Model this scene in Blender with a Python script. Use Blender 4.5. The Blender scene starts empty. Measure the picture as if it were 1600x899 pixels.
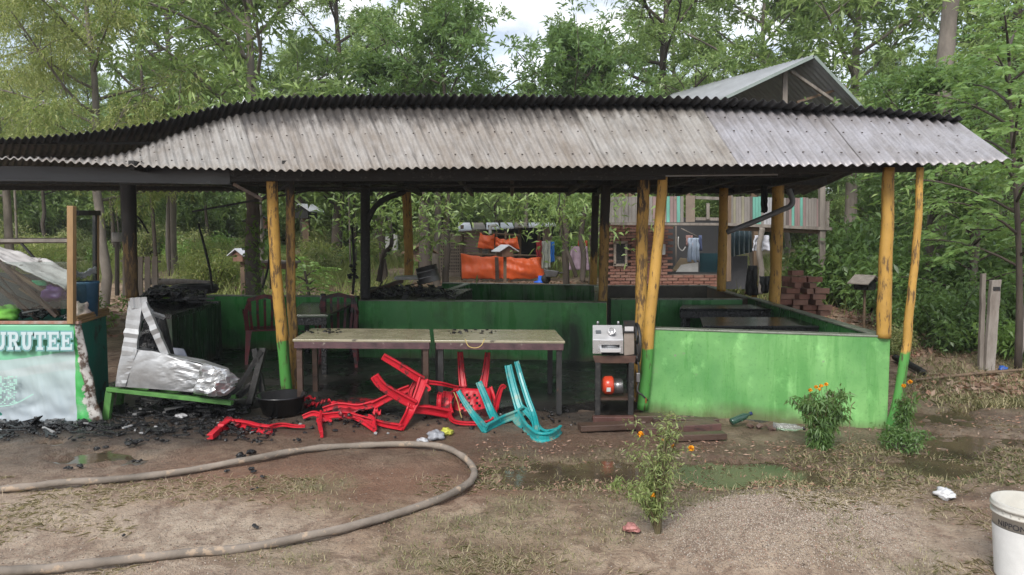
import bpy, math, random
import numpy as np
from mathutils import Vector, Matrix, noise as mnoise
random.seed(7); np.random.seed(7)
R = math.radians
sc = bpy.context.scene
# ------------------------------------------------------------------ camera
H = 1.6; F = 1150.0; PITCH = R(4.0)
cd = bpy.data.cameras.new('camera'); cam = bpy.data.objects.new('camera', cd)
sc.collection.objects.link(cam); sc.camera = cam
cam.location = (0, 0, H); cam.rotation_euler = (math.pi/2 - PITCH, 0, 0)
cd.sensor_width = 36; cd.lens = 36*F/1600; cd.clip_start = .05; cd.clip_end = 2000
# ------------------------------------------------------------------ world and sun (bright overcast)
W = bpy.data.worlds.new('World'); sc.world = W; W.use_nodes = True
wn = W.node_tree; wn.nodes.clear()
SUN_EL, SUN_AZ = R(44), R(200)       # azimuth measured clockwise from +Y: behind the camera, a little to its left
def wnode(t, **k):
    n = wn.nodes.new(t)
    for a, b in k.items(): setattr(n, a, b)
    return n
sky = wnode('ShaderNodeTexSky', sky_type='NISHITA'); sky.sun_disc = False
sky.sun_elevation = SUN_EL; sky.sun_rotation = SUN_AZ; sky.air_density = 1.2; sky.dust_density = 2.0
bg1 = wnode('ShaderNodeBackground'); bg1.inputs[1].default_value = 0.085
wn.links.new(sky.outputs[0], bg1.inputs[0])
tc = wnode('ShaderNodeTexCoord'); mp = wnode('ShaderNodeMapping'); mp.inputs['Scale'].default_value = (1, 1, 2.2)
nt = wnode('ShaderNodeTexNoise'); nt.inputs['Scale'].default_value = 2.6; nt.inputs['Detail'].default_value = 7; nt.inputs['Roughness'].default_value = .55
cr = wnode('ShaderNodeValToRGB'); cr.color_ramp.elements[0].position = .36; cr.color_ramp.elements[1].position = .56
cr.color_ramp.elements[0].color = (.45, .45, .45, 1)
nt2 = wnode('ShaderNodeTexNoise'); nt2.inputs['Scale'].default_value = 9; nt2.inputs['Detail'].default_value = 6
cr2 = wnode('ShaderNodeValToRGB'); cr2.color_ramp.elements[0].position = .35; cr2.color_ramp.elements[1].position = .65
cr2.color_ramp.elements[0].color = (.40, .46, .56, 1); cr2.color_ramp.elements[1].color = (.92, .93, .95, 1)
bg2 = wnode('ShaderNodeBackground'); bg2.inputs[1].default_value = 0.72
mx = wnode('ShaderNodeMixShader'); ow = wnode('ShaderNodeOutputWorld')
L = wn.links.new
L(tc.outputs['Generated'], mp.inputs[0]); L(mp.outputs[0], nt.inputs[0]); L(mp.outputs[0], nt2.inputs[0])
L(nt.outputs[0], cr.inputs[0]); L(nt2.outputs[0], cr2.inputs[0]); L(cr2.outputs[0], bg2.inputs[0])
L(cr.outputs[0], mx.inputs[0]); L(bg1.outputs[0], mx.inputs[1]); L(bg2.outputs[0], mx.inputs[2]); L(mx.outputs[0], ow.inputs[0])
sd = bpy.data.lights.new('sun', 'SUN'); sun = bpy.data.objects.new('sun', sd); sc.collection.objects.link(sun)
sd.energy = 1.5; sd.angle = R(22); sd.color = (1, .96, .9)
sdir = Vector((math.sin(SUN_AZ)*math.cos(SUN_EL), math.cos(SUN_AZ)*math.cos(SUN_EL), math.sin(SUN_EL)))
sun.rotation_euler = sdir.to_track_quat('Z', 'Y').to_euler()
sc.view_settings.view_transform = 'Standard'; sc.view_settings.look = 'None'
sc.view_settings.exposure = 1.3; sc.view_settings.gamma = 1
sc.cycles.max_bounces = 6; sc.cycles.diffuse_bounces = 3; sc.cycles.glossy_bounces = 3
sc.cycles.transmission_bounces = 4; sc.cycles.transparent_max_bounces = 8
# ------------------------------------------------------------------ placing helpers
cp, sp = math.cos(PITCH), math.sin(PITCH)
def P(px, py, Y):
    u = (px-800)/F; v = (449.5-py)/F
    t = Y/(cp + v*sp)
    return Vector((t*u, Y, H + t*(v*cp - sp)))
def G(px, py, z=0.0):
    u = (px-800)/F; v = (449.5-py)/F
    t = (z-H)/(v*cp - sp)
    return Vector((t*u, t*(cp + v*sp), z))
def PZ(px, Y, z):                    # column px, depth Y, height z
    c = Y*cp - (z-H)*sp
    return Vector(((px-800)/F*c, Y, z))
def proj(x, y, z):
    c = y*cp - (z-H)*sp; up = y*sp + (z-H)*cp
    c = np.maximum(c, .05) if isinstance(c, np.ndarray) else c
    return 800+F*x/c, 449.5-F*up/c
# ------------------------------------------------------------------ numpy noise
def vnoise(x, y, seed=0):
    xi = np.floor(x).astype(np.int64); yi = np.floor(y).astype(np.int64)
    xf = x-xi; yf = y-yi
    def h(a, b):
        n = (a*374761393 + b*668265263 + seed*1442695041) & 0xffffffff
        n = ((n ^ (n >> 13))*1274126177) & 0xffffffff
        return ((n ^ (n >> 16)) & 0xffff)/65535.0
    u = xf*xf*(3-2*xf); w = yf*yf*(3-2*yf)
    return (h(xi, yi)*(1-u)+h(xi+1, yi)*u)*(1-w) + (h(xi, yi+1)*(1-u)+h(xi+1, yi+1)*u)*w
def fbm(x, y, o=4, seed=0):
    s = 0; a = .5
    for i in range(o):
        s = s + a*vnoise(x*2**i+17.3*i, y*2**i-9.1*i, seed+i); a *= .5
    return s/(1-.5**o)
# ------------------------------------------------------------------ materials
class NT:
    def __init__(s, name):
        s.m = bpy.data.materials.new(name); s.m.use_nodes = True; s.t = s.m.node_tree; s.t.nodes.clear()
        s.out = s.n('ShaderNodeOutputMaterial'); s.b = s.n('ShaderNodeBsdfPrincipled'); s.l(s.b.outputs[0], s.out.inputs[0])
    def n(s, t, **k):
        n = s.t.nodes.new(t)
        for a, b in k.items(): setattr(n, a, b)
        return n
    def l(s, a, b): s.t.links.new(a, b)
    def coord(s, kind='Object', scale=(1, 1, 1)):
        c = s.n('ShaderNodeTexCoord'); m = s.n('ShaderNodeMapping'); m.inputs['Scale'].default_value = scale
        s.l(c.outputs[kind], m.inputs[0]); return m.outputs[0]
    def noise(s, vec, scale, detail=5, rough=.6, dist=0):
        n = s.n('ShaderNodeTexNoise'); n.inputs['Scale'].default_value = scale; n.inputs['Detail'].default_value = detail
        n.inputs['Roughness'].default_value = rough; n.inputs['Distortion'].default_value = dist
        s.l(vec, n.inputs['Vector']); return n.outputs[0]
    def ramp(s, f, stops):
        r = s.n('ShaderNodeValToRGB'); e = r.color_ramp.elements
        while len(e) < len(stops): e.new(.5)
        for i, (p, c) in enumerate(stops):
            e[i].position = p; e[i].color = (c, c, c, 1) if isinstance(c, (int, float)) else (*c, 1)
        s.l(f, r.inputs[0]); return r.outputs[0]
    def mix(s, f, a, b, mode='MIX'):
        m = s.n('ShaderNodeMix', data_type='RGBA', blend_type=mode)
        for sock, v in ((m.inputs[0], f), (m.inputs[6], a), (m.inputs[7], b)):
            if isinstance(v, (int, float)): sock.default_value = v
            elif isinstance(v, tuple): sock.default_value = (*v, 1)
            else: s.l(v, sock)
        return m.outputs[2]
    def math(s, op, a, b=0.0, clamp=False):
        m = s.n('ShaderNodeMath', operation=op, use_clamp=clamp)
        for sock, v in ((m.inputs[0], a), (m.inputs[1], b)):
            if isinstance(v, (int, float)): sock.default_value = v
            else: s.l(v, sock)
        return m.outputs[0]
    def set(s, k, v):
        i = s.b.inputs[k]
        if isinstance(v, (int, float)): i.default_value = v
        elif isinstance(v, tuple): i.default_value = (*v, 1)
        else: s.l(v, i)
    def bump(s, h, strength=.3, dist=.01):
        b = s.n('ShaderNodeBump'); b.inputs['Strength'].default_value = strength; b.inputs['Distance'].default_value = dist
        s.l(h, b.inputs['Height']); s.l(b.outputs[0], s.b.inputs['Normal'])
    def sepz(s, vec, ax=2):
        q = s.n('ShaderNodeSeparateXYZ'); s.l(vec, q.inputs[0]); return q.outputs[ax]
def mat(name, c1, c2=None, scale=6, rough=.75, bump=.3, metal=0, stretch=(1, 1, 1), spots=None, spotscale=14, spotlo=.58, bdist=.006, rvar=.15, spec=.5):
    m = NT(name); v = m.coord('Object', stretch); c2 = c2 or tuple(x*.7 for x in c1)
    a = m.noise(v, scale, 6, .65); col = m.ramp(a, [(.33, c2), (.66, c1)])
    fine = m.noise(v, scale*6, 4, .7)
    col = m.mix(m.ramp(fine, [(.3, .35), (.7, 0.)]), col, tuple(x*.6 for x in c1))
    if spots:
        f = m.noise(m.coord('Object', stretch), spotscale, 6, .7)
        col = m.mix(m.ramp(f, [(spotlo, 0.), (spotlo+.06, 1.)]), col, spots)
    m.set('Base Color', col); m.set('Metallic', metal); m.set('Specular IOR Level', spec)
    m.set('Roughness', m.ramp(a, [(.3, max(.03, rough-rvar)), (.7, min(1, rough+rvar))]))
    if bump: m.bump(m.math('ADD', a, fine), bump, bdist)
    return m.m
def leafmat(name, cols, trans=.35, rough=.45):
    m = NT(name); g = m.n('ShaderNodeNewGeometry')
    n = len(cols); col = m.ramp(g.outputs['Random Per Island'], [(i/max(1, n-1), c) for i, c in enumerate(cols)])
    big = m.noise(m.coord('Object'), .7, 3, .5)
    col = m.mix(m.ramp(big, [(.35, 0.), (.7, .45)]), col, tuple(min(1, c*1.5) for c in cols[-1]))
    m.set('Base Color', col); m.set('Roughness', rough); m.set('Specular IOR Level', .6)
    t = m.n('ShaderNodeBsdfTranslucent'); m.l(m.mix(.5, col, (.30, .42, .08)), t.inputs[0])
    x = m.n('ShaderNodeMixShader'); x.inputs[0].default_value = trans
    m.l(m.b.outputs[0], x.inputs[1]); m.l(t.outputs[0], x.inputs[2]); m.l(x.outputs[0], m.out.inputs[0])
    return m.m
def plain(name, c, rough=.5, metal=0, spec=.5):
    m = NT(name); m.set('Base Color', c); m.set('Roughness', rough); m.set('Metallic', metal); m.set('Specular IOR Level', spec); return m.m
# ------------------------------------------------------------------ mesh builder and object helpers
origin = {}
def link(o): sc.collection.objects.link(o); return o
def tag(o, label=None, cat=None, group=None, kind=None):
    if label: o['label'] = label
    if cat: o['category'] = cat
    if group: o['group'] = group
    if kind: o['kind'] = kind
    return o
def thing(name, label, cat, loc=(0, 0, 0), group=None):
    o = link(bpy.data.objects.new(name, None)); o.location = loc; o.empty_display_size = .1
    origin[o.name] = Vector(loc); return tag(o, label, cat, group)
def place(name, me, parent=None, org=(0, 0, 0)):
    o = link(bpy.data.objects.new(name, me))
    if parent is not None:
        o.parent = parent; origin[o.name] = origin[parent.name]
    else:
        o.location = org; origin[o.name] = Vector(org)
    return o
class MB:
    def __init__(s): s.v = []; s.f = []; s.sm = []; s.mi = []; s.cur = 0
    def add(s, vs, fs, smooth=False):
        b = len(s.v); s.v += [tuple(v) for v in vs]; s.f += [tuple(i+b for i in f) for f in fs]
        s.sm += [smooth]*len(fs); s.mi += [s.cur]*len(fs); return s
    def hexa(s, p):     # bottom 4 ccw, top 4
        return s.add(p, [(3, 2, 1, 0), (4, 5, 6, 7), (0, 1, 5, 4), (1, 2, 6, 5), (2, 3, 7, 6), (3, 0, 4, 7)])
    def box(s, c, d, rot=None):
        c = Vector(c); x, y, z = d[0]/2, d[1]/2, d[2]/2
        p = [Vector(q) for q in ((-x, -y, -z), (x, -y, -z), (x, y, -z), (-x, y, -z), (-x, -y, z), (x, -y, z), (x, y, z), (-x, y, z))]
        if rot is not None:
            m = rot if isinstance(rot, Matrix) else Matrix.Rotation(rot, 3, 'Z'); p = [m @ q for q in p]
        return s.hexa([c+q for q in p])
    def beam(s, a, b, w, h, up=(0, 0, 1), w2=None, h2=None):     # rectangular bar from a to b
        a = Vector(a); b = Vector(b); t = (b-a).normalized(); up = Vector(up)
        if abs(t.dot(up)) > .97: up = Vector((0, -1, 0)) if abs(up.z) > .5 else Vector((0, 0, 1))
        sx = t.cross(up).normalized(); uz = sx.cross(t).normalized(); w2 = w2 or w; h2 = h2 or h
        q = lambda o, W_, H_: [o-sx*W_/2-uz*H_/2, o+sx*W_/2-uz*H_/2, o+sx*W_/2+uz*H_/2, o-sx*W_/2+uz*H_/2]
        return s.add(q(a, w, h)+q(b, w2, h2), [(0, 1, 2, 3), (7, 6, 5, 4), (1, 0, 4, 5), (2, 1, 5, 6), (3, 2, 6, 7), (0, 3, 7, 4)])
    def sweep(s, pts, w, th, nrm=(0, -1, 0), smooth=False):     # flat strip following points; w may be a list
        pts = [Vector(p) for p in pts]; n = len(pts); w = w if isinstance(w, (list, tuple)) else [w]*n; nr = Vector(nrm)
        vs = []
        for i, p in enumerate(pts):
            t = (pts[min(i+1, n-1)]-pts[max(i-1, 0)]).normalized()
            sx = t.cross(nr).normalized(); uz = sx.cross(t).normalized()
            vs += [p-sx*w[i]/2-uz*th/2, p+sx*w[i]/2-uz*th/2, p+sx*w[i]/2+uz*th/2, p-sx*w[i]/2+uz*th/2]
        fs = [(0, 1, 2, 3), tuple(4*(n-1)+k for k in (3, 2, 1, 0))]
        for i in range(n-1):
            for k in range(4):
                a = 4*i+k; b = 4*i+(k+1) % 4; fs.append((b, a, a+4, b+4))
        return s.add(vs, fs, smooth)
    def groove(s, pts, w, th, nrm=(0, -1, 0)):
        n = len(pts); w = w if isinstance(w, (list, tuple)) else [w]*n; nr = Vector(nrm); vs = []
        for i, p in enumerate(pts):
            t = (pts[min(i+1, n-1)]-pts[max(i-1, 0)]).normalized(); sx = t.cross(nr).normalized(); uz = sx.cross(t).normalized()
            k = w[i]*(1+.05*mnoise.noise(p*9)); h = th/2; p = p+uz*.006*mnoise.noise(p*7)
            for a, b in ((-.5, -1), (.5, -1), (.5, .7), (.44, 1), (.30, 1), (.22, .1), (-.22, .1), (-.30, 1), (-.44, 1), (-.5, .7)): vs.append(p+sx*k*a+uz*h*b)
        m = 10; fs = [(0, 1, 5, 6), (1, 2, 3, 4, 5), (0, 6, 7, 8, 9)]; e = m*(n-1); fs += [tuple(e+q for q in reversed(f)) for f in list(fs)]
        fs += [(m*i+(k+1) % m, m*i+k, m*i+k+m, m*i+(k+1) % m+m) for i in range(n-1) for k in range(m)]
        return s.add(vs, fs, False)
    def tube(s, pts, r, n=8, cap=True, rough=0, seed=0):
        pts = [Vector(p) for p in pts]; m = len(pts); r = r if isinstance(r, (list, tuple)) else [r]*m
        vs = []; ref = Vector((.3, .2, 1)).normalized()
        for i, p in enumerate(pts):
            t = (pts[min(i+1, m-1)]-pts[max(i-1, 0)])
            t = t.normalized() if t.length > 1e-9 else Vector((0, 0, 1))
            if i == 0:
                sx = t.cross(ref) if abs(t.dot(ref)) < .95 else t.cross(Vector((1, 0, 0)))
                sx.normalize()
            else: sx = (sx - t*sx.dot(t)).normalized()
            sy = t.cross(sx)
            for k in range(n):
                a = 2*math.pi*k/n; d = sx*math.cos(a)+sy*math.sin(a)
                rr = r[i]*(1+rough*mnoise.noise(Vector((k*1.3+seed*7, p.z*5+i*.3, seed))))
                vs.append(p+d*rr)
        fs = [(i*n+k, i*n+(k+1) % n, (i+1)*n+(k+1) % n, (i+1)*n+k) for i in range(m-1) for k in range(n)]
        if cap: fs += [tuple(range(n-1, -1, -1)), tuple((m-1)*n+k for k in range(n))]
        return s.add(vs, fs, True)
    def lathe(s, c, prof, n=24, axis=None):     # profile [(r,z)], axis matrix optional
        c = Vector(c); vs = []
        for r_, z in prof:
            for k in range(n):
                a = 2*math.pi*k/n; v = Vector((r_*math.cos(a), r_*math.sin(a), z))
                vs.append(c+(axis @ v if axis else v))
        m = len(prof)
        return s.add(vs, [(i*n+k, i*n+(k+1) % n, (i+1)*n+(k+1) % n, (i+1)*n+k) for i in range(m-1) for k in range(n)], True)
    def grid(s, fn, nu, nv, th=0.0, smooth=True):
        g = [[Vector(fn(i/nu, j/nv)) for i in range(nu+1)] for j in range(nv+1)]
        vs = [p for row in g for p in row]; w = nu+1
        fs = [(j*w+i, j*w+i+1, (j+1)*w+i+1, (j+1)*w+i) for j in range(nv) for i in range(nu)]
        if th:
            nrm = []
            for j in range(nv+1):
                for i in range(nu+1):
                    a = g[j][min(i+1, nu)]-g[j][max(i-1, 0)]; b = g[min(j+1, nv)][i]-g[max(j-1, 0)][i]
                    c_ = a.cross(b); nrm.append(c_.normalized() if c_.length > 1e-9 else Vector((0, 0, 1)))
            N = len(vs); vs2 = [v-n_*th for v, n_ in zip(vs, nrm)]; vs = vs+vs2
            fs += [tuple(q+N for q in reversed(f)) for f in fs]
            bd = [(i, 0) for i in range(nu)]+[(nu, j) for j in range(nv)]+[(i, nv) for i in range(nu, 0, -1)]+[(0, j) for j in range(nv, 0, -1)]
            ids = [j*w+i for i, j in bd]
            fs += [(ids[(k+1) % len(ids)], ids[k], ids[k]+N, ids[(k+1) % len(ids)]+N) for k in range(len(ids))]
        return s.add(vs, fs, smooth)
    def rock(s, c, r, seed=0, flat=1.0):
        c = Vector(c); t = (1+5**.5)/2
        vs = [Vector(v).normalized() for v in ((-1, t, 0), (1, t, 0), (-1, -t, 0), (1, -t, 0), (0, -1, t), (0, 1, t), (0, -1, -t), (0, 1, -t), (t, 0, -1), (t, 0, 1), (-t, 0, -1), (-t, 0, 1))]
        rr = random.Random(seed); q = Matrix.Rotation(rr.random()*6, 3, 'Z') @ Matrix.Rotation(rr.random()*6, 3, 'X')
        out = []
        for v in vs:
            v = q @ v*r*rr.uniform(.6, 1.15); out.append(c+Vector((v.x, v.y, v.z*flat)))
        return s.add(out, [(0, 11, 5), (0, 5, 1), (0, 1, 7), (0, 7, 10), (0, 10, 11), (1, 5, 9), (5, 11, 4), (11, 10, 2), (10, 7, 6), (7, 1, 8), (3, 9, 4), (3, 4, 2), (3, 2, 6), (3, 6, 8), (3, 8, 9), (4, 9, 5), (2, 4, 11), (6, 2, 10), (8, 6, 7), (9, 8, 1)])
    def build(s, name, mats, parent=None, org=None, bevel=0, label=None):
        me = bpy.data.meshes.new(name)
        org = origin[parent.name] if parent is not None else Vector(org if org is not None else (0, 0, 0))
        me.from_pydata([(v[0]-org.x, v[1]-org.y, v[2]-org.z) for v in s.v], [], s.f)
        for m in (mats if isinstance(mats, (list, tuple)) else [mats]): me.materials.append(m)
        me.polygons.foreach_set('use_smooth', s.sm); me.polygons.foreach_set('material_index', s.mi); me.update()
        o = place(name, me, parent, org)
        if bevel:
            b = o.modifiers.new('bevel', 'BEVEL'); b.width = bevel; b.segments = 2; b.limit_method = 'ANGLE'; b.harden_normals = False
        if label: o['label'] = label
        return o
def npmesh(name, V, Fq, mats, parent=None, smooth=False, org=(0, 0, 0)):
    me = bpy.data.meshes.new(name); V = np.asarray(V, np.float32); Fq = np.asarray(Fq, np.int32)
    k = Fq.shape[1]; me.vertices.add(len(V)); me.vertices.foreach_set('co', V.ravel())
    me.loops.add(Fq.size); me.loops.foreach_set('vertex_index', Fq.ravel())
    me.polygons.add(len(Fq)); me.polygons.foreach_set('loop_start', np.arange(0, Fq.size, k, dtype=np.int32))
    me.polygons.foreach_set('loop_total', np.full(len(Fq), k, np.int32))
    if smooth: me.polygons.foreach_set('use_smooth', np.ones(len(Fq), bool))
    for m in (mats if isinstance(mats, (list, tuple)) else [mats]): me.materials.append(m)
    me.update(calc_edges=True); me.validate()
    return place(name, me, parent, org)
def kids(o): return [c for c in bpy.data.objects if c.parent == o]
def copy_tree(o, parent=None):
    c = link(o.copy())
    if parent is not None: c.parent = parent
    for ch in KIDS.get(o.name, []): copy_tree(ch, c)
    return c
KIDS = {}
def remember(o):
    KIDS[o.name] = kids(o)
    for c in KIDS[o.name]: remember(c)
def catmull(pts, n=8):
    pts = [Vector(p) for p in pts]; q = [pts[0]]+pts+[pts[-1]]; out = []
    for i in range(1, len(q)-2):
        for k in range(n):
            t = k/n; a, b, c, d = q[i-1], q[i], q[i+1], q[i+2]
            out.append(.5*((2*b)+(c-a)*t+(2*a-5*b+4*c-d)*t*t+(3*b-a-3*c+d)*t**3))
    out.append(pts[-1]); return out
def leaves_np(C, D, length, width, rng, droop=.25):
    """one folded diamond leaf at each centre C pointing along D (arrays n,3)"""
    n = len(C); D = D/np.maximum(np.linalg.norm(D, axis=1, keepdims=True), 1e-6)
    r = rng.normal(size=(n, 3)); S = np.cross(D, r); S /= np.maximum(np.linalg.norm(S, axis=1, keepdims=True), 1e-6)
    Ln = (length*rng.uniform(.6, 1.25, n))[:, None]; Wd = (width*rng.uniform(.7, 1.2, n))[:, None]
    base = C; tip = C+D*Ln; tip[:, 2] -= (droop*Ln[:, 0]); mid = C+D*Ln*.45
    V = np.stack([base, mid+S*Wd*.5, tip, mid-S*Wd*.5], 1).reshape(-1, 3)
    return V, np.arange(4*n).reshape(n, 4)
# ================================================================== GROUND
def slope(y): return np.clip(.042*(np.asarray(y, float)-11.5), 0, 1.15)
def gz(x, y):
    z = float(slope(y)); px, py = proj(np.array([x]), np.array([y]), np.array([0.0]))
    return z + float(mound(px, py)[0])
def ell(px, py, cx, cy, rx, ry, soft=.5):
    d = np.sqrt(((px-cx)/rx)**2+((py-cy)/ry)**2); return np.clip((1+soft-d)/(2*soft), 0, 1)
def mound(px, py): 
    m = ell(px, py, 1230, 838, 150, 50, .6); return .13*m*m*(3-2*m)
def axis(a0, a1, f0, f1, fine, coarse):
    v = [f0]
    while v[-1] < f1: v.append(v[-1]+fine)
    s = fine
    while v[-1] < a1: s = min(s*1.12, coarse); v.append(v[-1]+s)
    s = fine
    while v[0] > a0: s = min(s*1.12, coarse); v.insert(0, v[0]-s)
    return np.array(v)
gx = axis(-400, 400, -5.2, 5.2, .026, 30); gy = axis(-30, 600, 2.9, 8.2, .024, 30)
X, Y = np.meshgrid(gx, gy); px, py = proj(X, Y, np.zeros_like(X))
wob = (fbm(X*3, Y*3, 4, 3)-.5); wob2 = (fbm(X*9, Y*9, 3, 8)-.5)
qx = px+wob*120+wob2*30; qy = py+wob*34+wob2*14
near = (Y > 2)
pud = np.zeros_like(X)
for e in ((905, 738, 165, 24, .25), (1165, 735, 130, 20, .25), (1470, 722, 90, 22, .3), (1530, 690, 80, 18, .3), (1450, 655, 60, 10, .3), (140, 712, 70, 15, .3), (1500, 640, 40, 7, .3)):
    pud = np.maximum(pud, ell(qx, qy, *e)*near)
wet = np.zeros_like(X)
for e in ((800, 684, 760, 42, .4), (100, 705, 220, 40, .5), (1200, 735, 420, 45, .4), (1500, 680, 190, 60, .5), (200, 650, 420, 40, .4)): wet = np.maximum(wet, ell(qx, qy, *e)*near)
ash = np.zeros_like(X)
for e in ((120, 672, 260, 20, .5), (330, 650, 160, 22, .5), (620, 640, 300, 22, .6), (930, 648, 90, 20, .5)): ash = np.maximum(ash, ell(qx, qy, *e)*near)
ash = ash*np.clip((py > 560), 0, 1)
red = np.zeros_like(X)
for e in ((470, 672, 180, 14, .5), (800, 690, 220, 20, .5), (500, 745, 330, 40, .6), (1010, 690, 130, 12, .5), (900, 765, 330, 14, .6)): red = np.maximum(red, ell(qx, qy, *e)*near)
sand = np.zeros_like(X)
for e in ((310, 835, 190, 45, .4), (60, 800, 160, 50, .8), (1230, 830, 230, 75, .3), (1400, 870, 160, 50, .6), (150, 890, 300, 30, .6), (30, 860, 90, 60, .6)): sand = np.maximum(sand, ell(qx, qy, *e)*near)
green = np.zeros_like(X)
for e in ((560, 775, 140, 24, .6), (640, 872, 220, 24, .7), (850, 800, 200, 50, .6), (1100, 780, 130, 16, .6), (1250, 760, 180, 14, .5), (1400, 850, 110, 50, .7), (1500, 640, 200, 50, .7), (1380, 690, 80, 25, .6), (1530, 700, 130, 50, .7), (1000, 715, 300, 14, .5)): green = np.maximum(green, ell(qx, qy, *e)*near)
green = green*np.clip(fbm(X*2.5, Y*2.5, 4, 21)*2.6-.7, 0, 1)
green = np.where(Y > 10.2, np.clip(fbm(X*.35, Y*.35, 4, 31)*2.6-.85+(Y-16)*.05, 0, 1), green)
gm = mound(px, py); grav = np.clip(gm/.06, 0, 1)
bump = (fbm(X*6, Y*6, 5, 5)-.5)*.024 + (fbm(X*22, Y*22, 3, 6)-.5)*.014 + (fbm(X*1.2, Y*1.2, 2, 9)-.5)*.016
far = np.clip((Y-11)/10, 0, 1)
Z = slope(Y)+gm+np.maximum(bump*(1-.6*pud)*(1+far*2), -.007) + grav*(fbm(X*40, Y*40, 2, 15)-.5)*.012
Z = Z - .05*pud + pud*((fbm(X*6, Y*9, 4, 55)-.5)*.075)
ppx = (px > 0)
V = np.stack([X, Y, Z], -1).reshape(-1, 3); ny, nx = X.shape
idx = np.arange(nx*ny).reshape(ny, nx)
Fq = np.stack([idx[:-1, :-1], idx[:-1, 1:], idx[1:, 1:], idx[1:, :-1]], -1).reshape(-1, 4)
g = NT('ground_dirt')
def attr(name):
    a = g.n('ShaderNodeAttribute', attribute_name=name); q = g.n('ShaderNodeSeparateColor'); g.l(a.outputs['Color'], q.inputs[0]); return q.outputs
A1 = attr('surface_a'); A2 = attr('surface_b')
v = g.coord('Object')
n1 = g.noise(v, 1.6, 8, .65); n2 = g.noise(v, 14, 6, .75); n3 = g.noise(v, 60, 4, .7); n4 = g.noise(v, 5, 7, .7, 1.0)
col = g.ramp(n1, [(.34, (.20, .125, .08)), (.5, (.35, .245, .168)), (.66, (.52, .395, .285))])
col = g.mix(g.ramp(n4, [(.46, 0.), (.58, .72)]), col, (.13, .07, .043))
col = g.mix(g.math('MULTIPLY', A1[0], .8), col, g.mix(n2, (.16, .075, .042), (.26, .135, .082)))        # red earth
col = g.mix(g.math('MULTIPLY', A1[1], g.ramp(n4, [(.25, 1.), (.62, .25)])), col, g.mix(g.ramp(n3, [(.3, 0.), (.7, 1.)]), (.42, .33, .25), (.64, .54, .43)))      # sand
col = g.mix(g.math('MULTIPLY', A1[2], g.ramp(n2, [(.35, .25), (.6, .9)])), col, g.mix(g.ramp(n3, [(.35, 0.), (.65, 1.)]), (.11, .105, .05), (.28, .235, .13)))  # turf
col = g.mix(g.ramp(g.noise(v, 26, 4, .8), [(.58, 0.), (.66, .55)]), col, (.32, .26, .18))          # straw and chips
col = g.mix(g.ramp(g.noise(v, 33, 3, .8), [(.60, 0.), (.68, .7)]), col, (.03, .024, .018))
col = g.mix(g.math('MULTIPLY', A2[0], .5), col, (.06, .042, .028))     # soaked earth is darker
col = g.mix(g.math('MULTIPLY', g.math('MULTIPLY', A2[1], g.ramp(n4, [(.3, 1.), (.7, .55)])), 1.0), col, g.mix(g.ramp(n3, [(.5, 0.), (.75, .35)]), (.012, .012, .012), (.13, .12, .11)))  # soot
g.set('Base Color', col)
g.set('Roughness', g.math('SUBTRACT', .92, g.math('MULTIPLY', g.math('MULTIPLY', A2[0], g.ramp(n4, [(.3, 1.), (.7, .5)])), .62)))
g.bump(g.math('ADD', g.math('MULTIPLY', n2, 1.5), n3), 1.0, .03)
ground = npmesh('ground', V, Fq, g.m, smooth=True); tag(ground, kind='structure')
for nm, chans in (('surface_a', (red, sand, green)), ('surface_b', (wet, ash, grav))):
    at = ground.data.color_attributes.new(nm, 'FLOAT_COLOR', 'POINT')
    c4 = np.ones((nx*ny, 4), np.float32)
    for i, c in enumerate(chans): c4[:, i] = np.clip(c, 0, 1).ravel()
    at.data.foreach_set('color', c4.ravel())
wm = NT('muddy_water'); wn_ = wm.noise(wm.coord('Object', (1, 2.5, 1)), 9, 3, .5); wc = wm.noise(wm.coord('Object'), 2.2, 5, .6)
wm.set('Base Color', wm.ramp(wc, [(.35, (.04, .03, .02)), (.65, (.10, .075, .045))])); wm.set('Roughness', .09); wm.bump(wn_, .12, .01)
def puddle(cx, cy, rx, ry, z=-.030):
    mb = MB(); n = 28; c = [G(cx+rx*math.cos(2*math.pi*k/n), cy+ry*math.sin(2*math.pi*k/n), z) for k in range(n)]
    mb.add(c, [tuple(range(n-1, -1, -1))]); o = mb.build('puddle', wm.m); tag(o, kind='structure')
for e in ((1020, 738, 345, 42), (1500, 700, 260, 60, -.032), (140, 712, 110, 28)): puddle(*e)
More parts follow.
